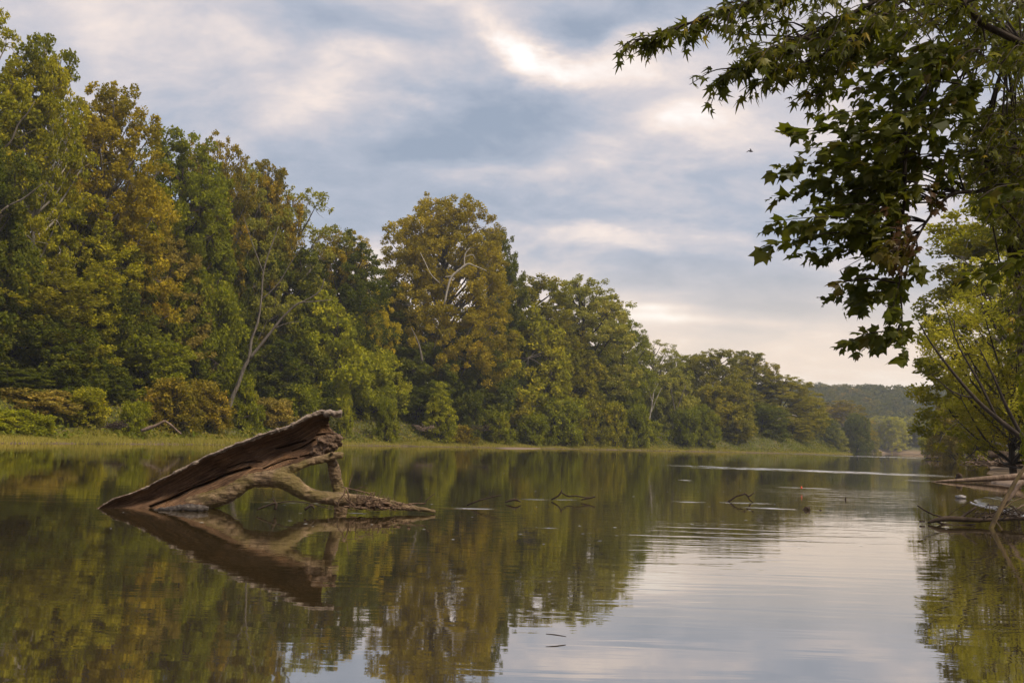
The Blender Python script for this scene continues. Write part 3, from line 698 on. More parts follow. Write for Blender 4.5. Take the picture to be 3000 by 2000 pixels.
vo = nt.n('ShaderNodeTexVoronoi', feature='DISTANCE_TO_EDGE'); vo.inputs['Scale'].default_value = 1; nt.l(nt.mapping(u_, (16, 30, 1)), vo.inputs['Vector'])
c1 = nt.ramp(g1, [(.32, (.028, .017, .010)), (.5, (.125, .074, .045)), (.7, (.30, .20, .13))])
c2 = nt.ramp(g2, [(.35, (.5, .45, .42)), (.55, (.9, .85, .8)), (.7, (1.35, 1.2, .95))])
c = nt.mixc(1.0, c1, c2, 'MULTIPLY')
ca_ = nt.n('ShaderNodeAttribute', attribute_name='crack'); c = nt.mixc(nt.m('MULTIPLY', ca_.outputs['Fac'], .85), c, (.006, .004, .003))  # shade inside the deep cracks painted into the base colour
cell = nt.n('ShaderNodeMapRange'); nt.l(vo.outputs['Distance'], cell.inputs[0]); cell.inputs[2].default_value = .09
pm = nt.n('ShaderNodeMapRange'); nt.l(g2, pm.inputs[0]); pm.inputs[1].default_value = .5; pm.inputs[2].default_value = .6
crk = nt.m('SUBTRACT', 1, nt.m('MULTIPLY', nt.m('SUBTRACT', 1, cell.outputs[0]), nt.m('MULTIPLY', pm.outputs[0], .8)))
pr = nt.n('ShaderNodeBsdfPrincipled'); nt.l(c, pr.inputs['Base Color']); pr.inputs['Roughness'].default_value = .85; pr.inputs['Specular IOR Level'].default_value = .25
bp = nt.n('ShaderNodeBump'); bp.inputs['Distance'].default_value = .022; bp.inputs['Strength'].default_value = .9
nt.l(nt.m('ADD', nt.m('ADD', g1, nt.m('MULTIPLY', g3, .5)), nt.m('MULTIPLY', crk, .5)), bp.inputs['Height']); nt.l(bp.outputs[0], pr.inputs['Normal'])
nt.l(pr.outputs[0], out.inputs[0])
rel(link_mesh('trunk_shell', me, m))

def wmat(name, stops, sc_=(1, 1, 1), rot=(0, 0, 0), scale=8, moss=None, bump=.02, rough=.8):
    m, nt, out = new_mat(name)
    tc = nt.n('ShaderNodeTexCoord'); v = nt.mapping(tc.outputs['Object'], sc_, rot)
    f = nt.noise(v, scale, 7, .65, .3); c = nt.ramp(f, stops)
    if moss:
        f2 = nt.noise(tc.outputs['Object'], 3.2, 4, .6)
        k = nt.n('ShaderNodeMapRange'); nt.l(f2, k.inputs[0]); k.inputs[1].default_value = .47; k.inputs[2].default_value = .62; k.inputs[4].default_value = .75
        c = nt.mixc(k.outputs[0], c, moss)
    p = nt.n('ShaderNodeBsdfPrincipled'); nt.l(c, p.inputs['Base Color']); p.inputs['Roughness'].default_value = rough; p.inputs['Specular IOR Level'].default_value = .3
    b = nt.n('ShaderNodeBump'); b.inputs['Distance'].default_value = bump; b.inputs['Strength'].default_value = .8; nt.l(f, b.inputs['Height']); nt.l(b.outputs[0], p.inputs['Normal'])
    nt.l(p.outputs[0], out.inputs[0]); return m
def remeshed(name, tb, mat, vox=.014, disp=.02, dscale=.18, sm=8):
    me = tb.mesh(name + '_raw'); o = link_mesh(name, me, mat)
    r_ = o.modifiers.new('remesh', 'REMESH'); r_.mode = 'VOXEL'; r_.voxel_size = vox; r_.use_smooth_shade = True
    s_ = o.modifiers.new('smooth', 'SMOOTH'); s_.iterations = sm; s_.factor = .5
    for k_, (ds, st) in enumerate(((dscale, disp), (dscale * .25, disp * .35))):
        t_ = bpy.data.textures.new(name + '_tex', 'CLOUDS'); t_.noise_scale = ds
        d_ = o.modifiers.new('displace', 'DISPLACE'); d_.texture = t_; d_.strength = st; d_.texture_coords = 'LOCAL'
    dg = bpy.context.evaluated_depsgraph_get(); ev = o.evaluated_get(dg)
    nm = bpy.data.meshes.new_from_object(ev); o.modifiers.clear(); o.data = nm
    for pz in nm.polygons: pz.use_smooth = True
    return o
# weathered rim along the upper edge, widening towards the broken end
tb = TB()
rp = []
rc2 = smooth_path(rim, 90)
for i, (x_, y_) in enumerate(rc2):
    u = i / 89; wdt = 1.2 + 4.2 * u ** .8 + 1.2 * mn.noise(Vector((u * 22, 0, 5)))
    rp.append((x_, y_ - 1 + wdt * .5 + 1.2 * mn.noise(Vector((u * 30, 3, 0))), max(wdt, .9)))
tb.tube([P(a[0], a[1], LD(a[0]) - .05 + .03 * mn.noise(Vector((i * .4, 0, 0)))) for i, a in enumerate(rp)], [a[2] * 13.8 / F for a in rp], 8)
pxtube(tb, [(745, 950, 8), (757, 948, 8), (768, 949, 8), (777, 949, 7.5), (785, 949, 7)], 13.95, 9)
pxtube(tb, [(765, 955, 5), (778, 957, 3), (787, 958, 1)], 13.95, 7)
pxtube(tb, [(452, 1060, 3), (440, 1063, 1.6), (434, 1065, .8)], 13.4, 5)
grey = wmat('weathered_rim', [(.25, (.06, .045, .035)), (.5, (.2, .155, .125)), (.75, (.38, .32, .27))], (1, 1, 2.5), (0, R(25), 0), 11, bump=.03)
rel(remeshed('rim', tb, grey, .011, .05, .07, 3))
# torn knob at the lower right of the shell
tb = TB(); tb.blob(P(757, 1017, 14.0), (.14, .12, .11), 3, .5, 14)
pxtube(tb, [(720, 1046, 14), (735, 1034, 15), (752, 1022, 16), (768, 1012, 14), (779, 1008, 11), (784, 1007, 7)], 14.0, 9)
pxtube(tb, [(735, 1048, 6), (748, 1032, 5), (758, 1020, 4)], 13.92, 7)
pxtube(tb, [(776, 1008, 4), (787, 1007, 2), (795, 1004, .8)], 14.0, 6)
pxtube(tb, [(760, 1000, 3), (762, 990, 1.2), (768, 985, .6)], 14.0, 6)
knobm = wmat('torn_wood', [(.25, (.035, .02, .013)), (.5, (.11, .07, .045)), (.75, (.25, .17, .12))], (1, 1, 2), (0, R(40), 0), 12, bump=.03)
rel(remeshed('torn_knob', tb, knobm, .011, .09, .07, 3))
# smooth forked limb
tb = TB(); _pt = pxtube
def pxtube_s(tb, pts, D, sides=7, n=None): _pt(tb, [(a[0], a[1], a[2] * .88) + tuple(a[3:]) for a in pts], D, sides, n)
pxtube_s(tb, [(300, 1182, 6, -.1), (345, 1178, 13, -.15), (390, 1172, 19, -.25), (430, 1162, 24, -.3), (470, 1152, 24, -.32), (517, 1137, 23, -.35), (545, 1122, 21, -.35), (565, 1108, 19, -.35), (597, 1101, 20, -.35), (637, 1099, 24, -.35), (665, 1107, 24, -.35),
            (693, 1127, 20, -.35), (725, 1139, 17, -.35), (760, 1144, 16.5, -.35), (795, 1147, 17, -.35), (844, 1150, 15, -.35), (880, 1155, 13, -.3), (920, 1162, 10, -.3), (960, 1168, 6.5, -.3), (1000, 1174, 4, -.3)], 14.0, 14, 60)
pxtube(tb, [(630, 1096, 18, -.35), (655, 1083, 14, -.35), (677, 1074, 9.5, -.35), (709, 1061, 8.5, -.3), (741, 1053, 8.8, -.25), (765, 1047, 8.8, -.2), (780, 1045, 8.2, -.2), (788, 1046, 7, -.2)], 14.0, 12, 24)
pxtube(tb, [(752, 1050, 8, -.15), (763, 1062, 12, -.1), (769, 1085, 13.5, -.05), (773, 1105, 13.5, 0), (777, 1124, 14, 0), (781, 1150, 14.5, 0), (783, 1185, 15, 0)], 14.0, 12, 24)
tb.blob(P(569, 1089, 13.6), .022, 4); tb.blob(P(672, 1072, 13.6), .03, 9); tb.blob(P(762, 1040, 13.72), .025, 5)
limbm = wmat('smooth_limb', [(.32, (.028, .018, .011)), (.48, (.12, .08, .046)), (.66, (.31, .22, .13))], (.5, 1.6, 2.6), (0, R(12), 0), 9, moss=(.13, .10, .03), bump=.05, rough=.8)
rel(remeshed('forked_limb', tb, limbm, .012, .03, .07, 4))
# wet slab at the waterline
tb = TB(); pxtube(tb, [(352, 1170, 2, -.35), (385, 1168, 5, -.4), (420, 1165, 8, -.4), (450, 1166, 9, -.4), (480, 1168, 5, -.4)], 13.5, 8, 14)
wetm = wmat('wet_wood_slab', [(.25, (.025, .02, .018)), (.5, (.06, .048, .04)), (.78, (.13, .11, .095))], (1, 1, 3), (0, R(6), 0), 14, bump=.02, rough=.3)
rel(remeshed('wet_slab', tb, wetm, .011, .04, .08, 3))

# debris caught on the limb
dk = empty('driftwood_pile', P(860, 1160, 13.7)); dk.location.z = 0
tag(dk, 'tangle of brown twigs caught at the right end of the hollow log', 'driftwood')
rd = random.Random(11); tb = TB(); D0 = 13.28
pxtube(tb, [(787, 1118, 1.3), (830, 1128, 1.3), (855, 1135, 1)], D0, 5); pxtube(tb, [(820, 1124, .8), (832, 1118, .7), (845, 1123, .4)], D0, 4)
pxtube(tb, [(801, 1118, 1.0), (806, 1100, .8), (810, 1088, .5)], D0, 4); pxtube(tb, [(795, 1120, 2), (800, 1135, 2), (803, 1155, 1.8), (803, 1168, 1.4)], D0 - .1, 6)
pxtube(tb, [(794, 1120, 2), (790, 1135, 1.8), (779, 1148, 1.8), (776, 1166, 1.3)], D0, 6); pxtube(tb, [(791, 1140, 1.4), (806, 1155, 1.6), (822, 1168, 1.2)], D0, 5)
pxtube(tb, [(820, 1122, .9), (820, 1140, 1), (819, 1162, .7)], D0, 5); pxtube(tb, [(747, 1142, .9), (752, 1156, .6)], D0, 4); pxtube(tb, [(768, 1152, 1.2), (773, 1160, .8)], D0, 4)
pxtube(tb, [(895, 1165, 1.3), (925, 1158, 1.4), (955, 1156, 1.4), (977, 1156, 1.6)], D0 + .3, 5); pxtube(tb, [(975, 1156, 1.2), (983, 1145, 1), (1000, 1132, .5)], D0 + .3, 5); pxtube(tb, [(956, 1156, .8), (968, 1140, .4)], D0 + .3, 4)
for i in range(190):
    cx = rd.gauss(855, 32); by = 1171 - rd.random() ** 1.1 * (42 - abs(cx - 850) * .4); an = rd.uniform(-1.45, 1.45); L = rd.uniform(6, 22)
    w_ = rd.uniform(.4, 1.3); dd = rd.uniform(-.25, .2)
    ex, ey = cx + math.cos(an) * L, min(by + math.sin(an) * L * .7, 1172)
    pxtube(tb, [(cx, by, w_, dd), ((cx + ex) / 2 + rd.gauss(0, 2), (by + ey) / 2 + rd.gauss(0, 2), w_ * .8, dd), (ex, ey, w_ * .4, dd + rd.uniform(-.1, .1))], D0 + .1, 4, 5)
for i in range(40):
    a = P(rd.gauss(858, 28), 1168 - rd.random() * 14, D0 + rd.uniform(-.1, .3)); tb.blob(a, (rd.uniform(.02, .06), .04, rd.uniform(.008, .02)), i, .6, 5)
o = link_mesh('twigs', tb.mesh('twigs'), bark_mat('twig_brown', (.035, .02, .012), (.22, .145, .095), 20)); o['kind'] = 'stuff'; o.parent = dk; o.matrix_parent_inverse = Matrix.Translation(-dk.location)

# snag in front of the log
wood('snag', [[(590, 1170, 2), (604, 1164, 2.2), (622, 1158, 2.2), (634, 1155, 3), (632, 1170, 3.5)], [(634, 1155, 1.2), (626, 1146, .9), (614, 1146, .5)], [(634, 1155, 1), (628, 1140, .7), (622, 1132, .4)], [(638, 1155, 1.3), (662, 1151, 1.2), (700, 1153, 1.2), (730, 1160, 1), (762, 1169, .8)], [(700, 1170, 3), (715, 1160, 3), (722, 1168, 2)], [(612, 1146, .5), (608, 1135, .3), (600, 1120, .25)]],
     13.0, MB['driftd'], 'thin dark snag with upright twigs in the water under the hollow log', 'branch')
SN = 'snags sticking out of the river'
wood('floating_branch', [[(1072, 1160, 1.6), (1100, 1149, 1.6), (1125, 1142, 1.5), (1152, 1136, 1)], [(1125, 1142, 1), (1133, 1136, .5)]], 15.4, MB['driftd'], 'straight slanting stick in the water right of the hollow log', 'branch', SN)
wood('floating_branch', [[(1160, 1153, 1), (1172, 1149, 2.6), (1184, 1147, 2.8), (1196, 1152, 1.2)], [(1184, 1146, .9), (1185, 1141, .4)]], 16.4, MB['driftd'], 'low hump of wood awash between the slanting stick and the arched branch', 'branch', SN)
wood('floating_branch', [[(1266, 1147, 2), (1282, 1138, 2), (1289, 1129, 1.8), (1290, 1124, 1)], [(1289, 1130, 1.6), (1305, 1139, 1.8), (1322, 1138, 1.6), (1345, 1142, 1.5), (1362, 1142, 1.3)], [(1335, 1147, 1.4), (1355, 1143, 1.8), (1367, 1140, 2)]], 17.5, MB['driftd'], 'arched dark branch in mid river right of the slanting stick', 'branch', SN)
wood('floating_branch', [[(1662, 1157, 2), (1672, 1152, 2.2), (1690, 1140, 2), (1703, 1136, 2), (1712, 1134, 2), (1720, 1139, 2), (1733, 1130, 1)], [(1717, 1138, 1.4), (1722, 1147, 1.6), (1730, 1154, .8)], [(1710, 1134, .9), (1709, 1129, .4)]], 18.6, MB['driftd'], 'forked dark branch poking up near the bright water in mid river', 'branch', SN)
wood('log_stub', [[(1842, 1176, 2.5), (1849, 1171, 4), (1857, 1170, 3.5), (1862, 1175, 2)]], 16.8, MB['driftd'], 'larger dark stub awash in the bright water', 'stub', SN, blobs=[(1854, 1169, 7, 2), (1847, 1173, 5, 4)])
wood('log_stub', [[(1879, 1179, 2), (1884, 1174, 5), (1889, 1179, 2)]], 16.8, MB['driftd'], 'small round dark stub just right of the larger one', 'stub', SN)
wood('log_stub', [[(1946, 1175, 1), (1957, 1173, 2), (1966, 1170, .8)], [(1955, 1174, 2), (1962, 1178, 1)]], 17.2, MB['driftd'], 'tiny flat snag right of the two round stubs', 'stub', SN)
wood('log_stub', [[(1943, 1156, 1.6), (1942, 1147, 1.7), (1943, 1141, 1.3)]], 20.5, MB['driftd'], 'short upright stake in the water above the stubs', 'stub', SN)
wood('floating_stick', [[(1254, 1455, .8), (1275, 1457, 1.4), (1300, 1461, .8)]], 5.2, MB['driftd'], 'small dark stick floating near the bottom of the picture', 'stick')
rngf = np.random.default_rng(77); n_ = 130
yy_ = 10 + 36 * rngf.random(n_) ** 1.3; xx_ = (rngf.uniform(-.42, .45, n_)) * yy_; cl_ = rngf.integers(0, 12, n_); xx_ += 0 * cl_
base_ = np.column_stack([xx_, yy_, np.full(n_, .004)]); ln_ = rngf.uniform(.01, .035, n_)[:, None]; wd2 = rngf.uniform(.006, .014, n_)[:, None] * (1 + yy_[:, None] * .06)
ex_ = np.array([[1, .15, 0]]); ey_ = np.array([[0, 1, 0]])
V = np.stack([base_ - ex_ * ln_, base_ - ey_ * wd2, base_ + ex_ * ln_, base_ + ey_ * wd2], 1).reshape(-1, 3)
tag(link_mesh('foam_flecks', np_mesh('foam_flecks', V, np.arange(4 * n_), np.full(n_, 4)), wmat('fleck', [(.3, (.3, .3, .28)), (.7, (.7, .7, .68))], scale=9, rough=.6)), 'tiny pale flecks of foam and seed drifting on the river', 'foam', kind='stuff')
# orange float
tb = TB(); tb.blob(P(1841, 1120, 23.6), (.02, .02, .026), 1, .05, 8); tb.tube([P(1841, 1118, 23.6), P(1841, 1115, 23.6)], .006, 5)
m, nt, out = new_mat('orange_plastic'); pr = nt.n('ShaderNodeBsdfPrincipled'); pr.inputs['Base Color'].default_value = (.8, .08, .02, 1); pr.inputs['Roughness'].default_value = .35; nt.l(pr.outputs[0], out.inputs[0])
tag(link_mesh('fishing_float', tb.mesh('fishing_float'), m), 'tiny orange fishing float far out on the river', 'float')
# bird
tb = TB(); c0 = P(1725, 348, 70); tb.blob(c0, (.16, .05, .05), 1, .1, 7)
tb.tube([c0 + Vector((-.02, 0, .02)), c0 + Vector((-.12, .2, .1)), c0 + Vector((-.25, .42, .05))], [.05, .04, .01], 5); tb.tube([c0 + Vector((.0, 0, .02)), c0 + Vector((-.08, -.2, .1)), c0 + Vector((-.2, -.42, .05))], [.05, .04, .01], 5)
tag(link_mesh('bird', tb.mesh('bird'), MB['dark']), 'tiny dark bird gliding in the grey sky', 'bird')

# ------------------------------------------------------------------ right bank
RB = 'trees of the right bank'
for a in [('domeB','yolive','white',2365,436,470,62,'tall yellow olive sycamore behind the hanging leaves on the right'),
          ('fine','lite','dark',2318,590,370,46,'light green airy tree leaning over the river on the right bank'),
          ('fine','olive','dark',2400,780,340,44,'olive leafy tree low on the right bank with dark leaning boughs'),
          ('low','olive','dark',2295,850,150,92,'olive tree behind the airy one on the right bank'),
          ('low','tan','dark',2205,915,120,128,'tawny tree farther along the right bank'),
          ('low','olive','dark',2168,955,70,175,'small farthest tree of the right bank beside the far row'),
          ('low','green','dark',2450,600,200,30,'dark green tree cut by the right edge of the picture')]:
    ptree(*a, group=RB)
wood('leaning_bough', [[(2420, 1075, 8), (2352, 1010, 7), (2290, 960, 5.5), (2240, 915, 4.5), (2185, 850, 3.2), (2140, 790, 2.2), (2110, 740, 1.2)], [(2290, 960, 3.5), (2250, 880, 2.8), (2200, 790, 1.8), (2170, 700, .8)], [(2352, 1010, 5), (2310, 930, 4), (2280, 860, 2.4), (2250, 800, 1.2)], [(2240, 915, 2.2), (2190, 900, 1.6), (2140, 860, .8)]],
     40, MB['dark'], 'long dark bough leaning left over the water on the right bank', 'branch')
wood('stump', [[(2288, 1045, 2.6), (2287, 1030, 2.4), (2290, 1015, 2.2), (2293, 1003, 1.4)]], 70, MB['drift'], 'upright broken stump on the right bank behind the big pale log', 'stump')
wood('log', [[(2266, 1043, 8.5), (2285, 1042, 9), (2310, 1044, 9), (2350, 1050, 8), (2390, 1054, 8)]], 62, MB['drift'], 'big pale brown log lying on the right bank', 'log')
wood('log', [[(2288, 1066, 5), (2310, 1067, 6), (2340, 1068, 6), (2380, 1070, 6)]], 56, MB['driftd'], 'dark log in the heap below the big pale log', 'log')
wood('log', [[(2140, 1106, .8), (2170, 1104, 2.6), (2220, 1102, 4.6), (2280, 1098, 6.5), (2352, 1093, 8), (2420, 1089, 9)]], 35, MB['drift'], 'long smooth log sloping into the water from the right edge', 'log', sides=12)
wood('log', [[(2126, 1051, 1.4), (2150, 1052, 2), (2170, 1050, 2.2), (2190, 1048, 2)], [(2176, 1048, 1.6), (2186, 1040, 1)]], 150, MB['driftd'], 'dark log at the foot of the far right bank trees', 'log')
wood('stump', [[(2196, 1100, 3), (2203, 1093, 5), (2210, 1099, 3)]], 36, MB['driftd'], 'small dark stump in the water at the tip of the long smooth log', 'stump', blobs=[(2203, 1092, 6, 6)])
wood('driftwood_stick', [[(2206, 1068, 1), (2211, 1062, .9), (2218, 1054, .6)], [(2205, 1058, .8), (2211, 1062, .9), (2222, 1068, .8)]], 58, MB['drift'], 'pale crossed sticks in the water left of the log heap', 'stick')
wood('driftwood_stick', [[(2238, 1062, 1.2), (2255, 1066, 1.2), (2274, 1072, 1.2)]], 50, MB['drift'], 'single pale stick slanting against the log heap', 'stick')
tangle('driftwood_heap', 2300, 1070, 110, 18, 55, 90, MB['drift'], 'heap of brown driftwood at the waterline under the big pale log', seed=8, rad=1.4)
tangle('driftwood_heap', 2165, 1052, 70, 10, 150, 40, MB['drift'], 'small driftwood heap at the far end of the right bank', seed=9, rad=.9)
# rock
tb = TB(); tb.blob(P(2207, 1141, 22.6), (.11, .1, .05), 6, .3, 12)
tag(link_mesh('rock', tb.mesh('rock'), wmat('pale_stone', [(.3, (.10, .09, .09)), (.7, (.30, .28, .28))], scale=20, rough=.4)), 'small pale rock just above the water near the right bank', 'rock')
# low mud bar awash
def bar(name, outline, zt, mat):
    c_ = sum((Vector(p_) for p_ in outline), Vector((0, 0))) / len(outline); n = len(outline); rings = [(1, -.25), (.985, -.02), (.93, zt * .7), (.75, zt), (.4, zt * 1.1)]
    V = []; Fc = []
    for s_, z_ in rings:
        for p_ in outline:
            x_, y_ = c_.x + (p_[0] - c_.x) * s_, c_.y + (p_[1] - c_.y) * s_
            V.append((x_, y_, z_ + .012 * mn.noise(Vector((x_ * 2, y_ * 2, 0)))))
    for k_ in range(len(rings) - 1):
        for j in range(n): Fc.append((k_ * n + j, k_ * n + (j + 1) % n, (k_ + 1) * n + (j + 1) % n, (k_ + 1) * n + j))
    Fc.append(tuple((len(rings) - 1) * n + j for j in range(n)))
    o = link_mesh(name, np_mesh(name, V, [i for f in Fc for i in f], [len(f) for f in Fc], smooth=True), mat); return o
def outline_px(pts, n=48):
    pts = [water_pt(*p_) for p_ in pts]; q_ = smooth_path([(p_.x, p_.y) for p_ in pts] + [(pts[0].x, pts[0].y)], n)[:-1]
    return [(a[0] + .06 * math.sin(i * 2.1), a[1] + .1 * math.sin(i * 1.7)) for i, a in enumerate(q_)]
mudm = wmat('wet_mud', [(.3, (.025, .02, .008)), (.7, (.085, .068, .022))], (1, 1, 1), scale=3, rough=.2, bump=.02)
tag(bar('mud_bar', outline_px([(2232, 1148), (2262, 1143), (2300, 1143), (2352, 1146), (2420, 1150), (2480, 1175), (2420, 1196), (2352, 1188), (2300, 1172), (2255, 1160)]), .035, mudm), kind='structure')
sandm = wmat('river_sand', [(.3, (.10, .07, .05)), (.7, (.24, .175, .13))], (1, 1, 1), scale=6, rough=.8, bump=.02)
tag(bar('sand_bar', outline_px([(2272, 1108), (2310, 1105), (2352, 1103), (2420, 1104), (2440, 1120), (2400, 1126), (2352, 1120), (2310, 1114)]), .07, sandm), kind='structure')
tag(bar('sand_spit', outline_px([(1135, 1028.6), (1170, 1027.8), (1215, 1028.4), (1245, 1029.6), (1210, 1030.6), (1160, 1030.4)]), .12, sandm), kind='structure')
# foam line along the near edge of the mud bar
fo = [(2228, 1150), (2238, 1155), (2262, 1161), (2290, 1166), (2320, 1174), (2352, 1184), (2380, 1192)]
tb = TB(); tb.tube([water_pt(a, b + 2) + Vector((0, 0, .005)) for a, b in smooth_path(fo, 40)], [.008 + .016 * abs(math.sin(i * .5)) * (i > 18) + .002 * (i % 3) for i in range(40)], 6)
foamm = wmat('foam', [(.35, (.25, .25, .27)), (.65, (.75, .76, .8))], scale=30, rough=.6, bump=.01)
tag(link_mesh('foam_line', tb.mesh('foam_line'), foamm), 'thin white line of broken water along the mud bar by the right edge', 'foam', kind='stuff')

# leaning pole and its driftwood, near right
wood('leaning_sapling', [[(2272, 1222, 5), (2282, 1200, 5.2), (2298, 1168, 4.8), (2318, 1130, 4.6), (2338, 1096, 4.3), (2356, 1070, 4), (2400, 1000, 3.4), (2460, 900, 3)], [(2300, 1170, 1.4), (2330, 1150, 1.2), (2362, 1138, 1)]],
     13.8, wmat('mossy_bark', [(.3, (.05, .035, .02)), (.7, (.2, .14, .075))], (1, 1, .5), scale=10, moss=(.13, .11, .02)), 'thin mossy trunk leaning right out of the water at the right edge', 'trunk', sides=10)
wood('fallen_branch', [[(2132, 1200, 2), (2150, 1194, 5), (2180, 1190, 6.5), (2215, 1192, 6.5), (2250, 1194, 5), (2290, 1192, 4), (2352, 1190, 4), (2400, 1190, 4)], [(2107, 1160, 1.4), (2125, 1172, 1.6), (2150, 1183, 1.8), (2175, 1188, 1.8)], [(2205, 1190, 3.2), (2222, 1178, 3), (2242, 1164, 2.4)], [(2175, 1186, .8), (2200, 1168, .7), (2225, 1154, .5)],
     [(2220, 1155, .5), (2250, 1144, .6), (2278, 1145, .6), (2281, 1160, .5), (2278, 1172, .4)], [(2112, 1197, 2), (2124, 1197, 1.6)], [(2130, 1172, .4), (2134, 1185, .3), (2132, 1194, .3)], [(2218, 1180, 1.6), (2212, 1196, 1.2)], [(2150, 1196, 2.4), (2170, 1204, 2.6), (2200, 1206, 2.4), (2240, 1203, 2)]],
     14.2, MB['driftd'], 'dark fallen branch half sunk beside the leaning mossy trunk', 'branch')
wood('fallen_branch', [[(2310, 1155, 3.6), (2330, 1130, 4), (2345, 1112, 5), (2370, 1100, 7)], [(2306, 1158, 1.6), (2300, 1180, 1.4), (2285, 1200, 1)], [(2330, 1172, 1.2), (2350, 1160, 1.6), (2380, 1150, 2)]], 15.2, MB['drift'], 'stout broken branch behind the leaning mossy trunk at the right edge', 'branch')
tangle('twig_tangle', 2300, 1196, 150, 34, 14.4, 70, MB['driftd'], 'tangle of dark twigs in the water around the foot of the leaning trunk', seed=12, rad=1.0)

# ------------------------------------------------------------------ near hanging foliage (maple and sycamore over the camera's right)
def leaf_shape(lobes):
    """closed outline (x across, y along) of a palmate leaf from (angle, radius) pairs"""
    return np.array([(r * math.sin(R(a)), r * math.cos(R(a)) + .12) for a, r in lobes])
maple = leaf_shape([(180, .12), (128, .36), (110, .30), (84, .58), (70, .30), (58, .34), (44, .82), (30, .30), (16, .40), (9, .62), (0, 1.0), (-9, .62), (-16, .40), (-30, .30), (-44, .82), (-58, .34), (-70, .30), (-84, .58), (-110, .30), (-128, .36)])
syca = leaf_shape([(180, .1), (140, .42), (118, .52), (100, .74), (84, .55), (70, .60), (48, .94), (32, .62), (24, .66), (12, .74), (0, 1.0), (-12, .74), (-24, .66), (-32, .62), (-48, .94), (-70, .60), (-84, .55), (-100, .74), (-118, .52), (-140, .42)])
class Foliage:
    def __init__(s, shape, size, seed): s.sh = shape; s.size = size; s.rng = np.random.default_rng(seed); s.V = []; s.lv = []; s.tb = TB(); s.limbs = []; s.droop = .25; s.nb = (0, -.35, .75); s.nn = .55
    def leaf(s, p, d, lv=None, size=None):
        r = s.rng; d = np.array(d) + r.normal(0, .28, 3) + [0, 0, -s.droop]; d /= np.linalg.norm(d)
        n = r.normal(0, s.nn, 3) + np.array(s.nb); n -= d * (n @ d); n /= np.linalg.norm(n) + 1e-9
        x = np.cross(d, n); sz = (size or s.size) * r.uniform(.5, 1.25); sh = s.sh * [r.uniform(.8, 1.1), 1]
        fold = -np.abs(sh[:, 0]) * r.uniform(.05, .8); curl = -(sh[:, 1] ** 2) * r.uniform(-.1, .6) + .12 * sh[:, 0] * sh[:, 1] * r.normal()
        s.V.append(p + sz * (sh[:, :1] * x + sh[:, 1:] * d + (fold + curl)[:, None] * n)); s.lv.append(np.clip(r.normal(.4, .17), 0, .8) if lv is None else lv)
    def limb(s, pts, r0, r1, sides=7):
        q_ = smooth_path([tuple(p_) for p_ in pts], max(8, len(pts) * 4)); s.tb.tube(q_, np.linspace(r0, r1, len(q_)), sides); s.limbs.append(q_)
    def spray(s, a, b, n, connect=1.6, lv=None, size=None, sag=.12, r0=.006):
        r = s.rng; a = np.array(a); b = np.array(b); L = np.linalg.norm(b - a)
        mid = (a + b) / 2 + [0, 0, sag * L]; q_ = smooth_path([a, mid, b], 10); s.tb.tube(q_, np.linspace(r0, .0018, 10), 4, cap=False)
        d = (b - a) / L
        for k in range(n):
            t = (k + r.random() * .8) / n; i = min(int(t * 9), 8); p = q_[i] + (q_[i + 1] - q_[i]) * (t * 9 - i)
            side = r.normal(0, 1, 3); side -= d * (side @ d); side /= np.linalg.norm(side); pet = (size or s.size) * r.uniform(.2, .7)
            e = p + (side * .8 + d * .4 + [0, 0, -.2]) * pet
            s.leaf(e, side * .8 + d * .9, lv(r) if lv else None, size)
        if connect and s.limbs:
            allp = np.vstack(s.limbs); dd = np.linalg.norm(allp - a, axis=1); k = int(dd.argmin())
            if dd[k] < connect and dd[k] > .03: s.tb.tube(smooth_path([allp[k], (allp[k] + a) / 2 + [0, 0, .06 * dd[k]], a], 6), np.linspace(r0 * 1.6, r0, 6), 4, cap=False)
    def build(s, root, leafm, barkm):
        k = len(s.sh); V = np.vstack(s.V); n = len(s.V)
        a = link_mesh('crown', np_mesh('crown', V, np.arange(n * k), np.full(n, k), s.lv), leafm, root)
        b = link_mesh('trunk', s.tb.mesh('trunk'), barkm, root)
        for o in (a, b): o.matrix_parent_inverse = Matrix.Translation(-Vector(root.location))
def in_poly(x, y, poly):
    c = False; n = len(poly)
    for i in range(n):
        (x1, y1), (x2, y2) = poly[i], poly[(i + 1) % n]
        if (y1 > y) != (y2 > y) and x < (x2 - x1) * (y - y1) / (y2 - y1) + x1: c = not c
    return c
def rand_in(poly, rd):
    xs_ = [p[0] for p in poly]; ys_ = [p[1] for p in poly]
    while True:
        x, y = rd.uniform(min(xs_), max(xs_)), rd.uniform(min(ys_), max(ys_))
        if in_poly(x, y, poly): return x, y
rd = random.Random(31)
# silver maple
root = empty('silver_maple', (7.6, 6.2, gz(7.6, 6.2) - .05)); tag(root, 'silver maple with small deeply cut leaves overhanging the top right corner', 'tree', 'trees overhanging the right side')
fm = Foliage(maple, .074, 3); fm.droop = .75; fm.nb = (-.3, -.35, .5); fm.nn = .6
base = Vector((7.6, 6.2, -.1)); fk = Vector((7.3, 6.3, 3.2)); top = Vector((6.6, 6.8, 6.5))
fm.limb([base, Vector((7.5, 6.2, 1.6)), fk, Vector((7.1, 6.5, 5)), top], .2, .08, 12)
fm.limb([fk, P(2420, 120, 6.6), P(2150, -60, 6.2), P(1900, -40, 6.0), P(1720, 10, 5.9), P(1580, 55, 5.8), P(1480, 88, 5.8)], .03, .003)
fm.limb([Vector((7.15, 6.4, 4.2)), P(2300, -120, 6.4), P(2080, -30, 6.2), P(1900, 60, 6.1), P(1780, 118, 6.0), P(1672, 168, 6.0)], .024, .003)
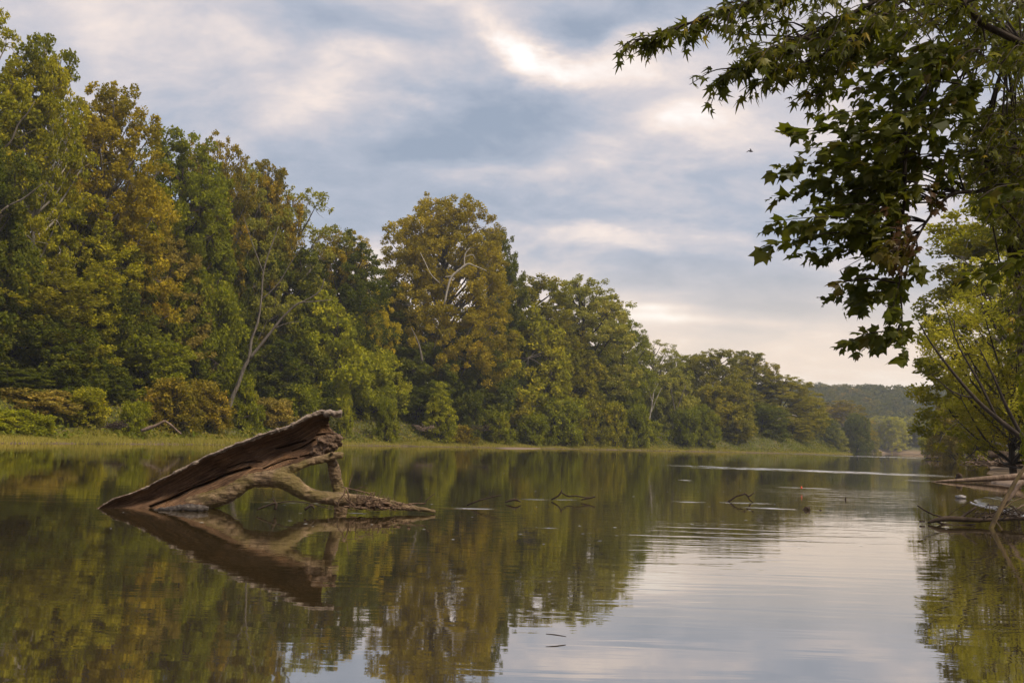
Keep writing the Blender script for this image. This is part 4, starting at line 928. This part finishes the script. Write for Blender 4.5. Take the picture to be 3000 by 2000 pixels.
fm.limb([P(2150, -60, 6.2), P(2020, 40, 6.1), P(1900, 120, 6.1), P(1765, 180, 6.1)], .018, .003)
fm.limb([P(2080, -30, 6.2), P(2020, 60, 6.3), P(1950, 130, 6.3), P(1878, 222, 6.3)], .016, .003)
fm.limb([fk, P(2480, 380, 8.5), P(2380, 330, 9), P(2300, 360, 9.2), P(2240, 400, 9.4)], .05, .006)
fm.limb([fk, P(2480, 640, 9), P(2400, 620, 10), P(2330, 640, 10.5)], .05, .01)
fm.limb([Vector((7.5, 6.2, 2.2)), P(2520, 900, 9.5), P(2420, 860, 11), P(2340, 850, 11.5)], .05, .01)
fm.limb([top, P(2400, 60, 8), P(2300, 120, 8.6), P(2200, 180, 9)], .05, .008)
def maple_lv(r):
    return float(np.clip(r.normal(.38, .16), 0, .8)) if r.random() > .06 else float(r.uniform(.8, 1))
for q_ in (fm.limbs[1], fm.limbs[2], fm.limbs[3], fm.limbs[4]):
    for k in range(3, len(q_), 1):
        for _ in range(2):
            a = q_[k] + np.array([0, 0, 0.]); L = rd.uniform(.12, .32)
            fm.spray(a, a + np.array([-rd.uniform(.2, 1) * L, rd.gauss(0, .4) * L, -rd.uniform(.15, .9) * L]), rd.randint(5, 9), connect=0, lv=maple_lv)
def fill(poly, n, D0, D1, dirv, Lpx, nl, fol, **kw):
    for _ in range(n):
        x, y = rand_in(poly, rd); D = rd.uniform(D0, D1); L = rd.uniform(.6, 1.2) * Lpx; an = math.atan2(dirv[1], dirv[0]) + rd.gauss(0, .35)
        a = P(x - math.cos(an) * L * .5, y - math.sin(an) * L * .5, D + rd.uniform(0, .3)); b = P(x + math.cos(an) * L * .5, y + math.sin(an) * L * .5, D - rd.uniform(0, .3))
        fol.spray(a, b, nl, **kw)
fill([(1640, 10), (1700, -60), (2352, -60), (2352, 60), (2100, 40), (2000, 90), (1940, 130), (1880, 165), (1780, 150), (1700, 120), (1650, 60)], 90, 5.6, 6.8, (-1, .45), 75, 7, fm, lv=maple_lv)
fill([(1660, 160), (1680, 130), (1780, 110), (1960, 100), (1990, 140), (1900, 180), (1780, 180)], 22, 5.8, 6.3, (-1, .5), 70, 8, fm, lv=maple_lv)
fill([(2060, -40), (2400, -40), (2400, 200), (2250, 160), (2080, 90)], 100, 6.2, 9, (-1, .5), 80, 9, fm, lv=maple_lv)
fill([(2215, 290), (2300, 240), (2400, 200), (2400, 560), (2300, 520), (2240, 440), (2200, 400)], 300, 8, 11, (-1, .55), 75, 10, fm, lv=maple_lv, connect=2.5)
fill([(2290, 500), (2400, 420), (2400, 860), (2350, 850), (2322, 780), (2320, 700)], 150, 9, 13, (-1, .6), 70, 10, fm, lv=maple_lv, connect=3)
fill([(1868, 240), (1880, 225), (1895, 238), (1880, 248)], 3, 6.2, 6.3, (-1, .8), 30, 6, fm, lv=maple_lv)
fm.build(root, leaf_mat('silver_maple_leaf', (.040, .048, .008), (.080, .085, .012), (.14, .13, .018), (.26, .16, .02), trans=.5, gloss=.01, k=1.3), MB['dark'])
# sycamore
root = empty('sycamore', (8.8, 9.2, gz(8.8, 9.2) - .05)); tag(root, 'sycamore with large dark toothed leaves hanging down on the right', 'tree', 'trees overhanging the right side')
fs = Foliage(syca, .092, 5); fs.sh = syca; fs.droop = .5; fs.nb = (-.25, -.2, .9); fs.nn = .38
b0 = Vector((8.8, 9.2, -.1))
fs.limb([b0, Vector((8.7, 9.2, 2.5)), Vector((8.4, 9.0, 5)), Vector((7.8, 8.8, 7.5))], .24, .1, 12)
fs.limb([Vector((8.5, 9.05, 4.6)), P(2380, 60, 8.6), P(2250, 110, 8.3), P(2160, 170, 8.1), P(2100, 260, 8.0), P(2080, 360, 8.0), P(2078, 460, 8.0), P(2065, 560, 8.0), P(2068, 660, 8.0), P(2070, 740, 8.0), P(2040, 790, 8.0)], .028, .004)
fs.limb([Vector((8.4, 9.0, 5)), P(2300, -60, 8.6), P(2180, -10, 8.3), P(2080, 60, 8.2), P(2000, 110, 8.2)], .026, .004)
fs.limb([Vector((8.6, 9.1, 3.6)), P(2400, 330, 8.8), P(2280, 430, 8.4), P(2180, 450, 8.2), P(2110, 540, 8.1), P(2075, 640, 8.0)], .03, .004)
def syc_lv(r):
    return float(np.clip(r.normal(.34, .17), 0, .78)) if r.random() > .05 else float(r.uniform(.78, .9))
def brown(r): return float(r.uniform(.93, 1))
def yel(r): return float(r.uniform(.78, .86))
tips = [((2130, 190), (1950, 150), 12), ((2110, 230), (1905, 200), 14), ((2100, 270), (1880, 268), 16), ((2090, 320), (1800, 308), 20), ((2085, 360), (1860, 340), 15), ((2085, 400), (1775, 383), 21), ((2080, 430), (1850, 420), 14),
        ((2080, 470), (1772, 450), 21), ((2075, 480), (1880, 480), 13), ((2072, 520), (1758, 510), 21), ((2068, 545), (1746, 568), 22), ((2066, 560), (1880, 600), 12), ((2060, 600), (1960, 640), 7), ((2064, 640), (1890, 690), 14),
        ((2066, 660), (1960, 705), 9), ((2066, 740), (2030, 700), 5), ((2060, 760), (1935, 792), 12), ((2064, 745), (2075, 820), 9), ((2068, 560), (2110, 640), 7), ((2070, 620), (2040, 760), 9), ((2100, 150), (1960, 90), 12),
        ((2160, 150), (2040, 50), 12), ((2200, 120), (2090, 130), 12), ((2230, 100), (2080, 200), 14), ((2150, 250), (2010, 290), 13), ((2150, 300), (2020, 350), 13), ((2120, 350), (2000, 420), 13), ((2110, 420), (1990, 500), 13),
        ((2200, 200), (2130, 330), 12), ((2240, 180), (2200, 290), 10), ((2180, 340), (2150, 450), 8), ((2300, 600), (2200, 645), 7), ((2380, 580), (2270, 640), 7), ((2330, 420), (2230, 470), 6), ((2260, 330), (2170, 400), 8), ((2090, 60), (1990, 120), 9), ((2060, 90), (1975, 165), 8)]
for (a, b, n) in tips:
    D = rd.uniform(7.6, 8.5); jx = lambda: rd.gauss(0, 4)
    fs.spray(P(a[0] + jx(), a[1] + jx(), D + .15), P(b[0], b[1], D - rd.uniform(0, .4)), int(n * 2.3), connect=1.5, lv=syc_lv, sag=.06, r0=.007)
    if n > 11: fs.spray(P(a[0] + jx(), a[1] + 14 + jx(), D + .5), P(b[0] + (a[0] - b[0]) * .25, b[1] + 22, D + .2), int(n * 1.3), connect=1.5, lv=syc_lv, sag=.06, r0=.006)
fill([(2080, 120), (2200, 60), (2300, 120), (2260, 250), (2150, 300), (2100, 420), (2060, 560), (1990, 560), (1960, 470), (1980, 300), (2040, 200)], 40, 7.8, 9.2, (-1, .3), 110, 8, fs, lv=syc_lv)
fill([(2030, 480), (2110, 500), (2090, 600), (2050, 620)], 14, 7.7, 8.2, (-.5, 1), 40, 9, fs, lv=brown, size=.05)
fill([(2120, 440), (2160, 430), (2180, 470), (2150, 520)], 4, 7.8, 8.2, (-.2, 1), 30, 7, fs, lv=brown, size=.05)
fill([(2010, 550), (2050, 540), (2060, 590), (2020, 600)], 4, 7.6, 7.9, (-1, .5), 40, 7, fs, lv=yel, size=.10)
fill([(1905, 650), (1930, 645), (1930, 670), (1908, 670)], 1, 7.7, 7.8, (-1, .4), 36, 5, fs, lv=yel, size=.07)
fs.build(root, leaf_mat('sycamore_leaf', (.034, .045, .008), (.070, .080, .011), (.13, .122, .014), (.09, .045, .03), trans=.5, gloss=.012, k=1.15), MB['dark'])
# waterside sprays at the right edge of the bank
# ------------------------------------------------------------------ haze
bm_v = [(-1200, -300, -6), (1200, -300, -6), (1200, 1250, -6), (-1200, 1250, -6), (-1200, -300, 75), (1200, -300, 75), (1200, 1250, 75), (-1200, 1250, 75)]
bf = [0, 3, 2, 1, 4, 5, 6, 7, 0, 1, 5, 4, 1, 2, 6, 5, 2, 3, 7, 6, 3, 0, 4, 7]
m, nt, out = new_mat('haze_air'); pv = nt.n('ShaderNodeVolumePrincipled'); pv.inputs['Density'].default_value = .00026; pv.inputs['Color'].default_value = (.78, .86, 1, 1); pv.inputs['Anisotropy'].default_value = .2
nt.l(pv.outputs[0], out.inputs['Volume'])
HAZE = True
if HAZE:
    o = link_mesh('haze', np_mesh('haze', bm_v, bf, [4] * 6), m); tag(o, 'thin bluish evening haze over the river valley', 'haze', kind='stuff')

# ------------------------------------------------------------------ sky
SUN_EL, SUN_AZ = R(50), R(122)       # behind the camera's right shoulder, behind thin cloud (azimuth from +Y towards +X)
wd_ = bpy.data.worlds.new("World"); sc.world = wd_; wd_.use_nodes = True; wd_.node_tree.nodes.clear(); nt = NT(wd_.node_tree)
out = nt.n('ShaderNodeOutputWorld'); bg = nt.n('ShaderNodeBackground')
sky = nt.n('ShaderNodeTexSky', sky_type='NISHITA'); sky.sun_disc = False; sky.sun_elevation = SUN_EL; sky.sun_rotation = SUN_AZ; sky.air_density = 1.2; sky.dust_density = 2
tc = nt.n('ShaderNodeTexCoord'); sep = nt.n('ShaderNodeSeparateXYZ'); nt.l(tc.outputs['Generated'], sep.inputs[0]); dx, dy, dz = sep.outputs
el = nt.m('ARCSINE', dz); az = nt.m('ARCTAN2', dx, dy)
def azel(px, py):
    d = ray(px, py).normalized(); return math.atan2(d.x, d.y), math.asin(d.z)
den = nt.m('ADD', nt.m('MAXIMUM', dz, 0), .33)
cmb = nt.n('ShaderNodeCombineXYZ'); nt.l(nt.m('DIVIDE', dx, den), cmb.inputs[0]); nt.l(nt.m('DIVIDE', dy, den), cmb.inputs[1])
pl = nt.mapping(cmb.outputs[0], (.8, 1.0, 1), loc=(3.1, .7, 0))
n1 = nt.noise(pl, 2.4, 9, .55, .3); n2 = nt.noise(pl, 8.5, 9, .6, .35); n3 = nt.noise(pl, .5, 2, .5)
val = nt.m('ADD', nt.m('ADD', nt.m('MULTIPLY', nt.m('SUBTRACT', n1, .5), 1.55), nt.m('MULTIPLY', nt.m('SUBTRACT', n2, .5), .62)), nt.m('MULTIPLY', nt.m('SUBTRACT', n3, .5), .4))
BL = [ # px, py, rx px, ry px, amount (light +, dark -), tilt
 (520, 130, 330, 70, .14, 10), (700, 150, 120, 80, -.14, 0), (900, 150, 200, 70, .22, 0), (1200, 130, 75, 60, .42, 0), (1165, 60, 70, 60, .22, 0), (1290, 175, 120, 40, .22, 0), (1430, 120, 120, 60, .30, 0), (1320, 70, 60, 45, -.25, 0), (1040, 300, 300, 55, -.30, -6), (1560, 250, 200, 60, .20, 0), (620, 300, 160, 50, -.10, 0),
 (400, 260, 200, 40, .02, 0), (1250, 200, 260, 40, .10, 0), (250, 60, 200, 60, .0, 0), (700, 20, 300, 40, -.10, 0), (1560, 20, 160, 40, -.2, 0), (1150, 390, 300, 30, .12, -3), (1500, 410, 220, 40, -.22, 0), (1350, 480, 300, 30, -.2, 0), (1500, 520, 260, 30, .05, 0),
 (1350, 600, 300, 34, -.16, 0), (1600, 570, 240, 26, .06, 0), (1600, 650, 260, 24, -.12, 0), (1640, 735, 260, 11, .30, 3), (1500, 705, 140, 9, .22, 0), (1750, 705, 200, 12, -.15, 3)]
acc = val
w1 = nt.noise(pl, 3.0, 9, .62); w2 = nt.noise(nt.mapping(pl, loc=(7, 3, 0)), 3.0, 9, .62); w3 = nt.noise(nt.mapping(pl, loc=(1, 9, 0)), 5.5, 4, .6)
azw = nt.m('MULTIPLY_ADD', nt.m('SUBTRACT', w1, .5), .22, az); elw = nt.m('MULTIPLY_ADD', nt.m('SUBTRACT', w2, .5), .12, el)
for (px, py, rx, ry, am, tl) in BL:
    a0, e0 = azel(px, py); ca, sa = math.cos(R(tl) ), math.sin(R(tl))
    a = nt.m('SUBTRACT', azw if py < 640 else az, a0); e_ = nt.m('SUBTRACT', elw if py < 640 else el, e0)
    if tl: a, e_ = nt.m('SUBTRACT', nt.m('MULTIPLY', a, ca), nt.m('MULTIPLY', e_, sa)), nt.m('ADD', nt.m('MULTIPLY', a, sa), nt.m('MULTIPLY', e_, ca))
    a = nt.m('DIVIDE', a, rx / F); e_ = nt.m('DIVIDE', e_, ry / F)
    g_ = nt.m('POWER', 2.718, nt.m('MULTIPLY', nt.m('ADD', nt.m('MULTIPLY', a, a), nt.m('MULTIPLY', e_, e_)), -1))
    acc = nt.m('MULTIPLY_ADD', g_, am, acc)
f = nt.m('MULTIPLY_ADD', acc, 1.2, .46, clamp=True)
cloud = nt.ramp(f, [(0, s2l((138, 149, 166))), (.3, s2l((163, 168, 181))), (.52, s2l((193, 187, 190))), (.72, s2l((226, 211, 202))), (1, s2l((250, 245, 240)))])
warm = nt.ramp(f, [(0, s2l((208, 194, 182))), (.5, s2l((230, 210, 192))), (1, s2l((245, 235, 222)))])
mr = nt.n('ShaderNodeMapRange', interpolation_type='SMOOTHSTEP'); nt.l(el, mr.inputs[0]); mr.inputs[1].default_value = R(4.5); mr.inputs[2].default_value = R(12)
cc = nt.mixc(mr.outputs[0], warm, cloud)
skc = nt.mixc(1.0, sky.outputs[0], (.1, .1, .1), 'MULTIPLY')
cc = nt.mixc(.9, skc, cc)
up = nt.n('ShaderNodeMapRange'); nt.l(el, up.inputs[0]); up.inputs[1].default_value = R(30); up.inputs[2].default_value = R(75); up.inputs[3].default_value = 1.0; up.inputs[4].default_value = 1.25
nt.l(cc, bg.inputs[0]); nt.l(up.outputs[0], bg.inputs[1]); nt.l(bg.outputs[0], out.inputs[0])
sd = bpy.data.lights.new('sun', 'SUN'); sd.energy = 3.2; sd.angle = R(8); sd.color = (1, .86, .66)
so = bpy.data.objects.new('sun', sd); col.objects.link(so)
dirv = Vector((math.sin(SUN_AZ) * math.cos(SUN_EL), math.cos(SUN_AZ) * math.cos(SUN_EL), math.sin(SUN_EL)))
so.rotation_euler = dirv.to_track_quat('Z', 'Y').to_euler()

# ------------------------------------------------------------------ render settings
vs_ = sc.view_settings; vs_.view_transform = 'Standard'; vs_.look = 'None'; vs_.exposure = .42; vs_.gamma = 1
sc.render.engine = 'CYCLES'; cy = sc.cycles
cy.max_bounces = 5; cy.diffuse_bounces = 2; cy.glossy_bounces = 2; cy.transmission_bounces = 2; cy.volume_bounces = 0; cy.transparent_max_bounces = 4
cy.use_denoising = True; cy.caustics_reflective = False; cy.caustics_refractive = False
cy.use_adaptive_sampling = True; cy.adaptive_threshold = .02
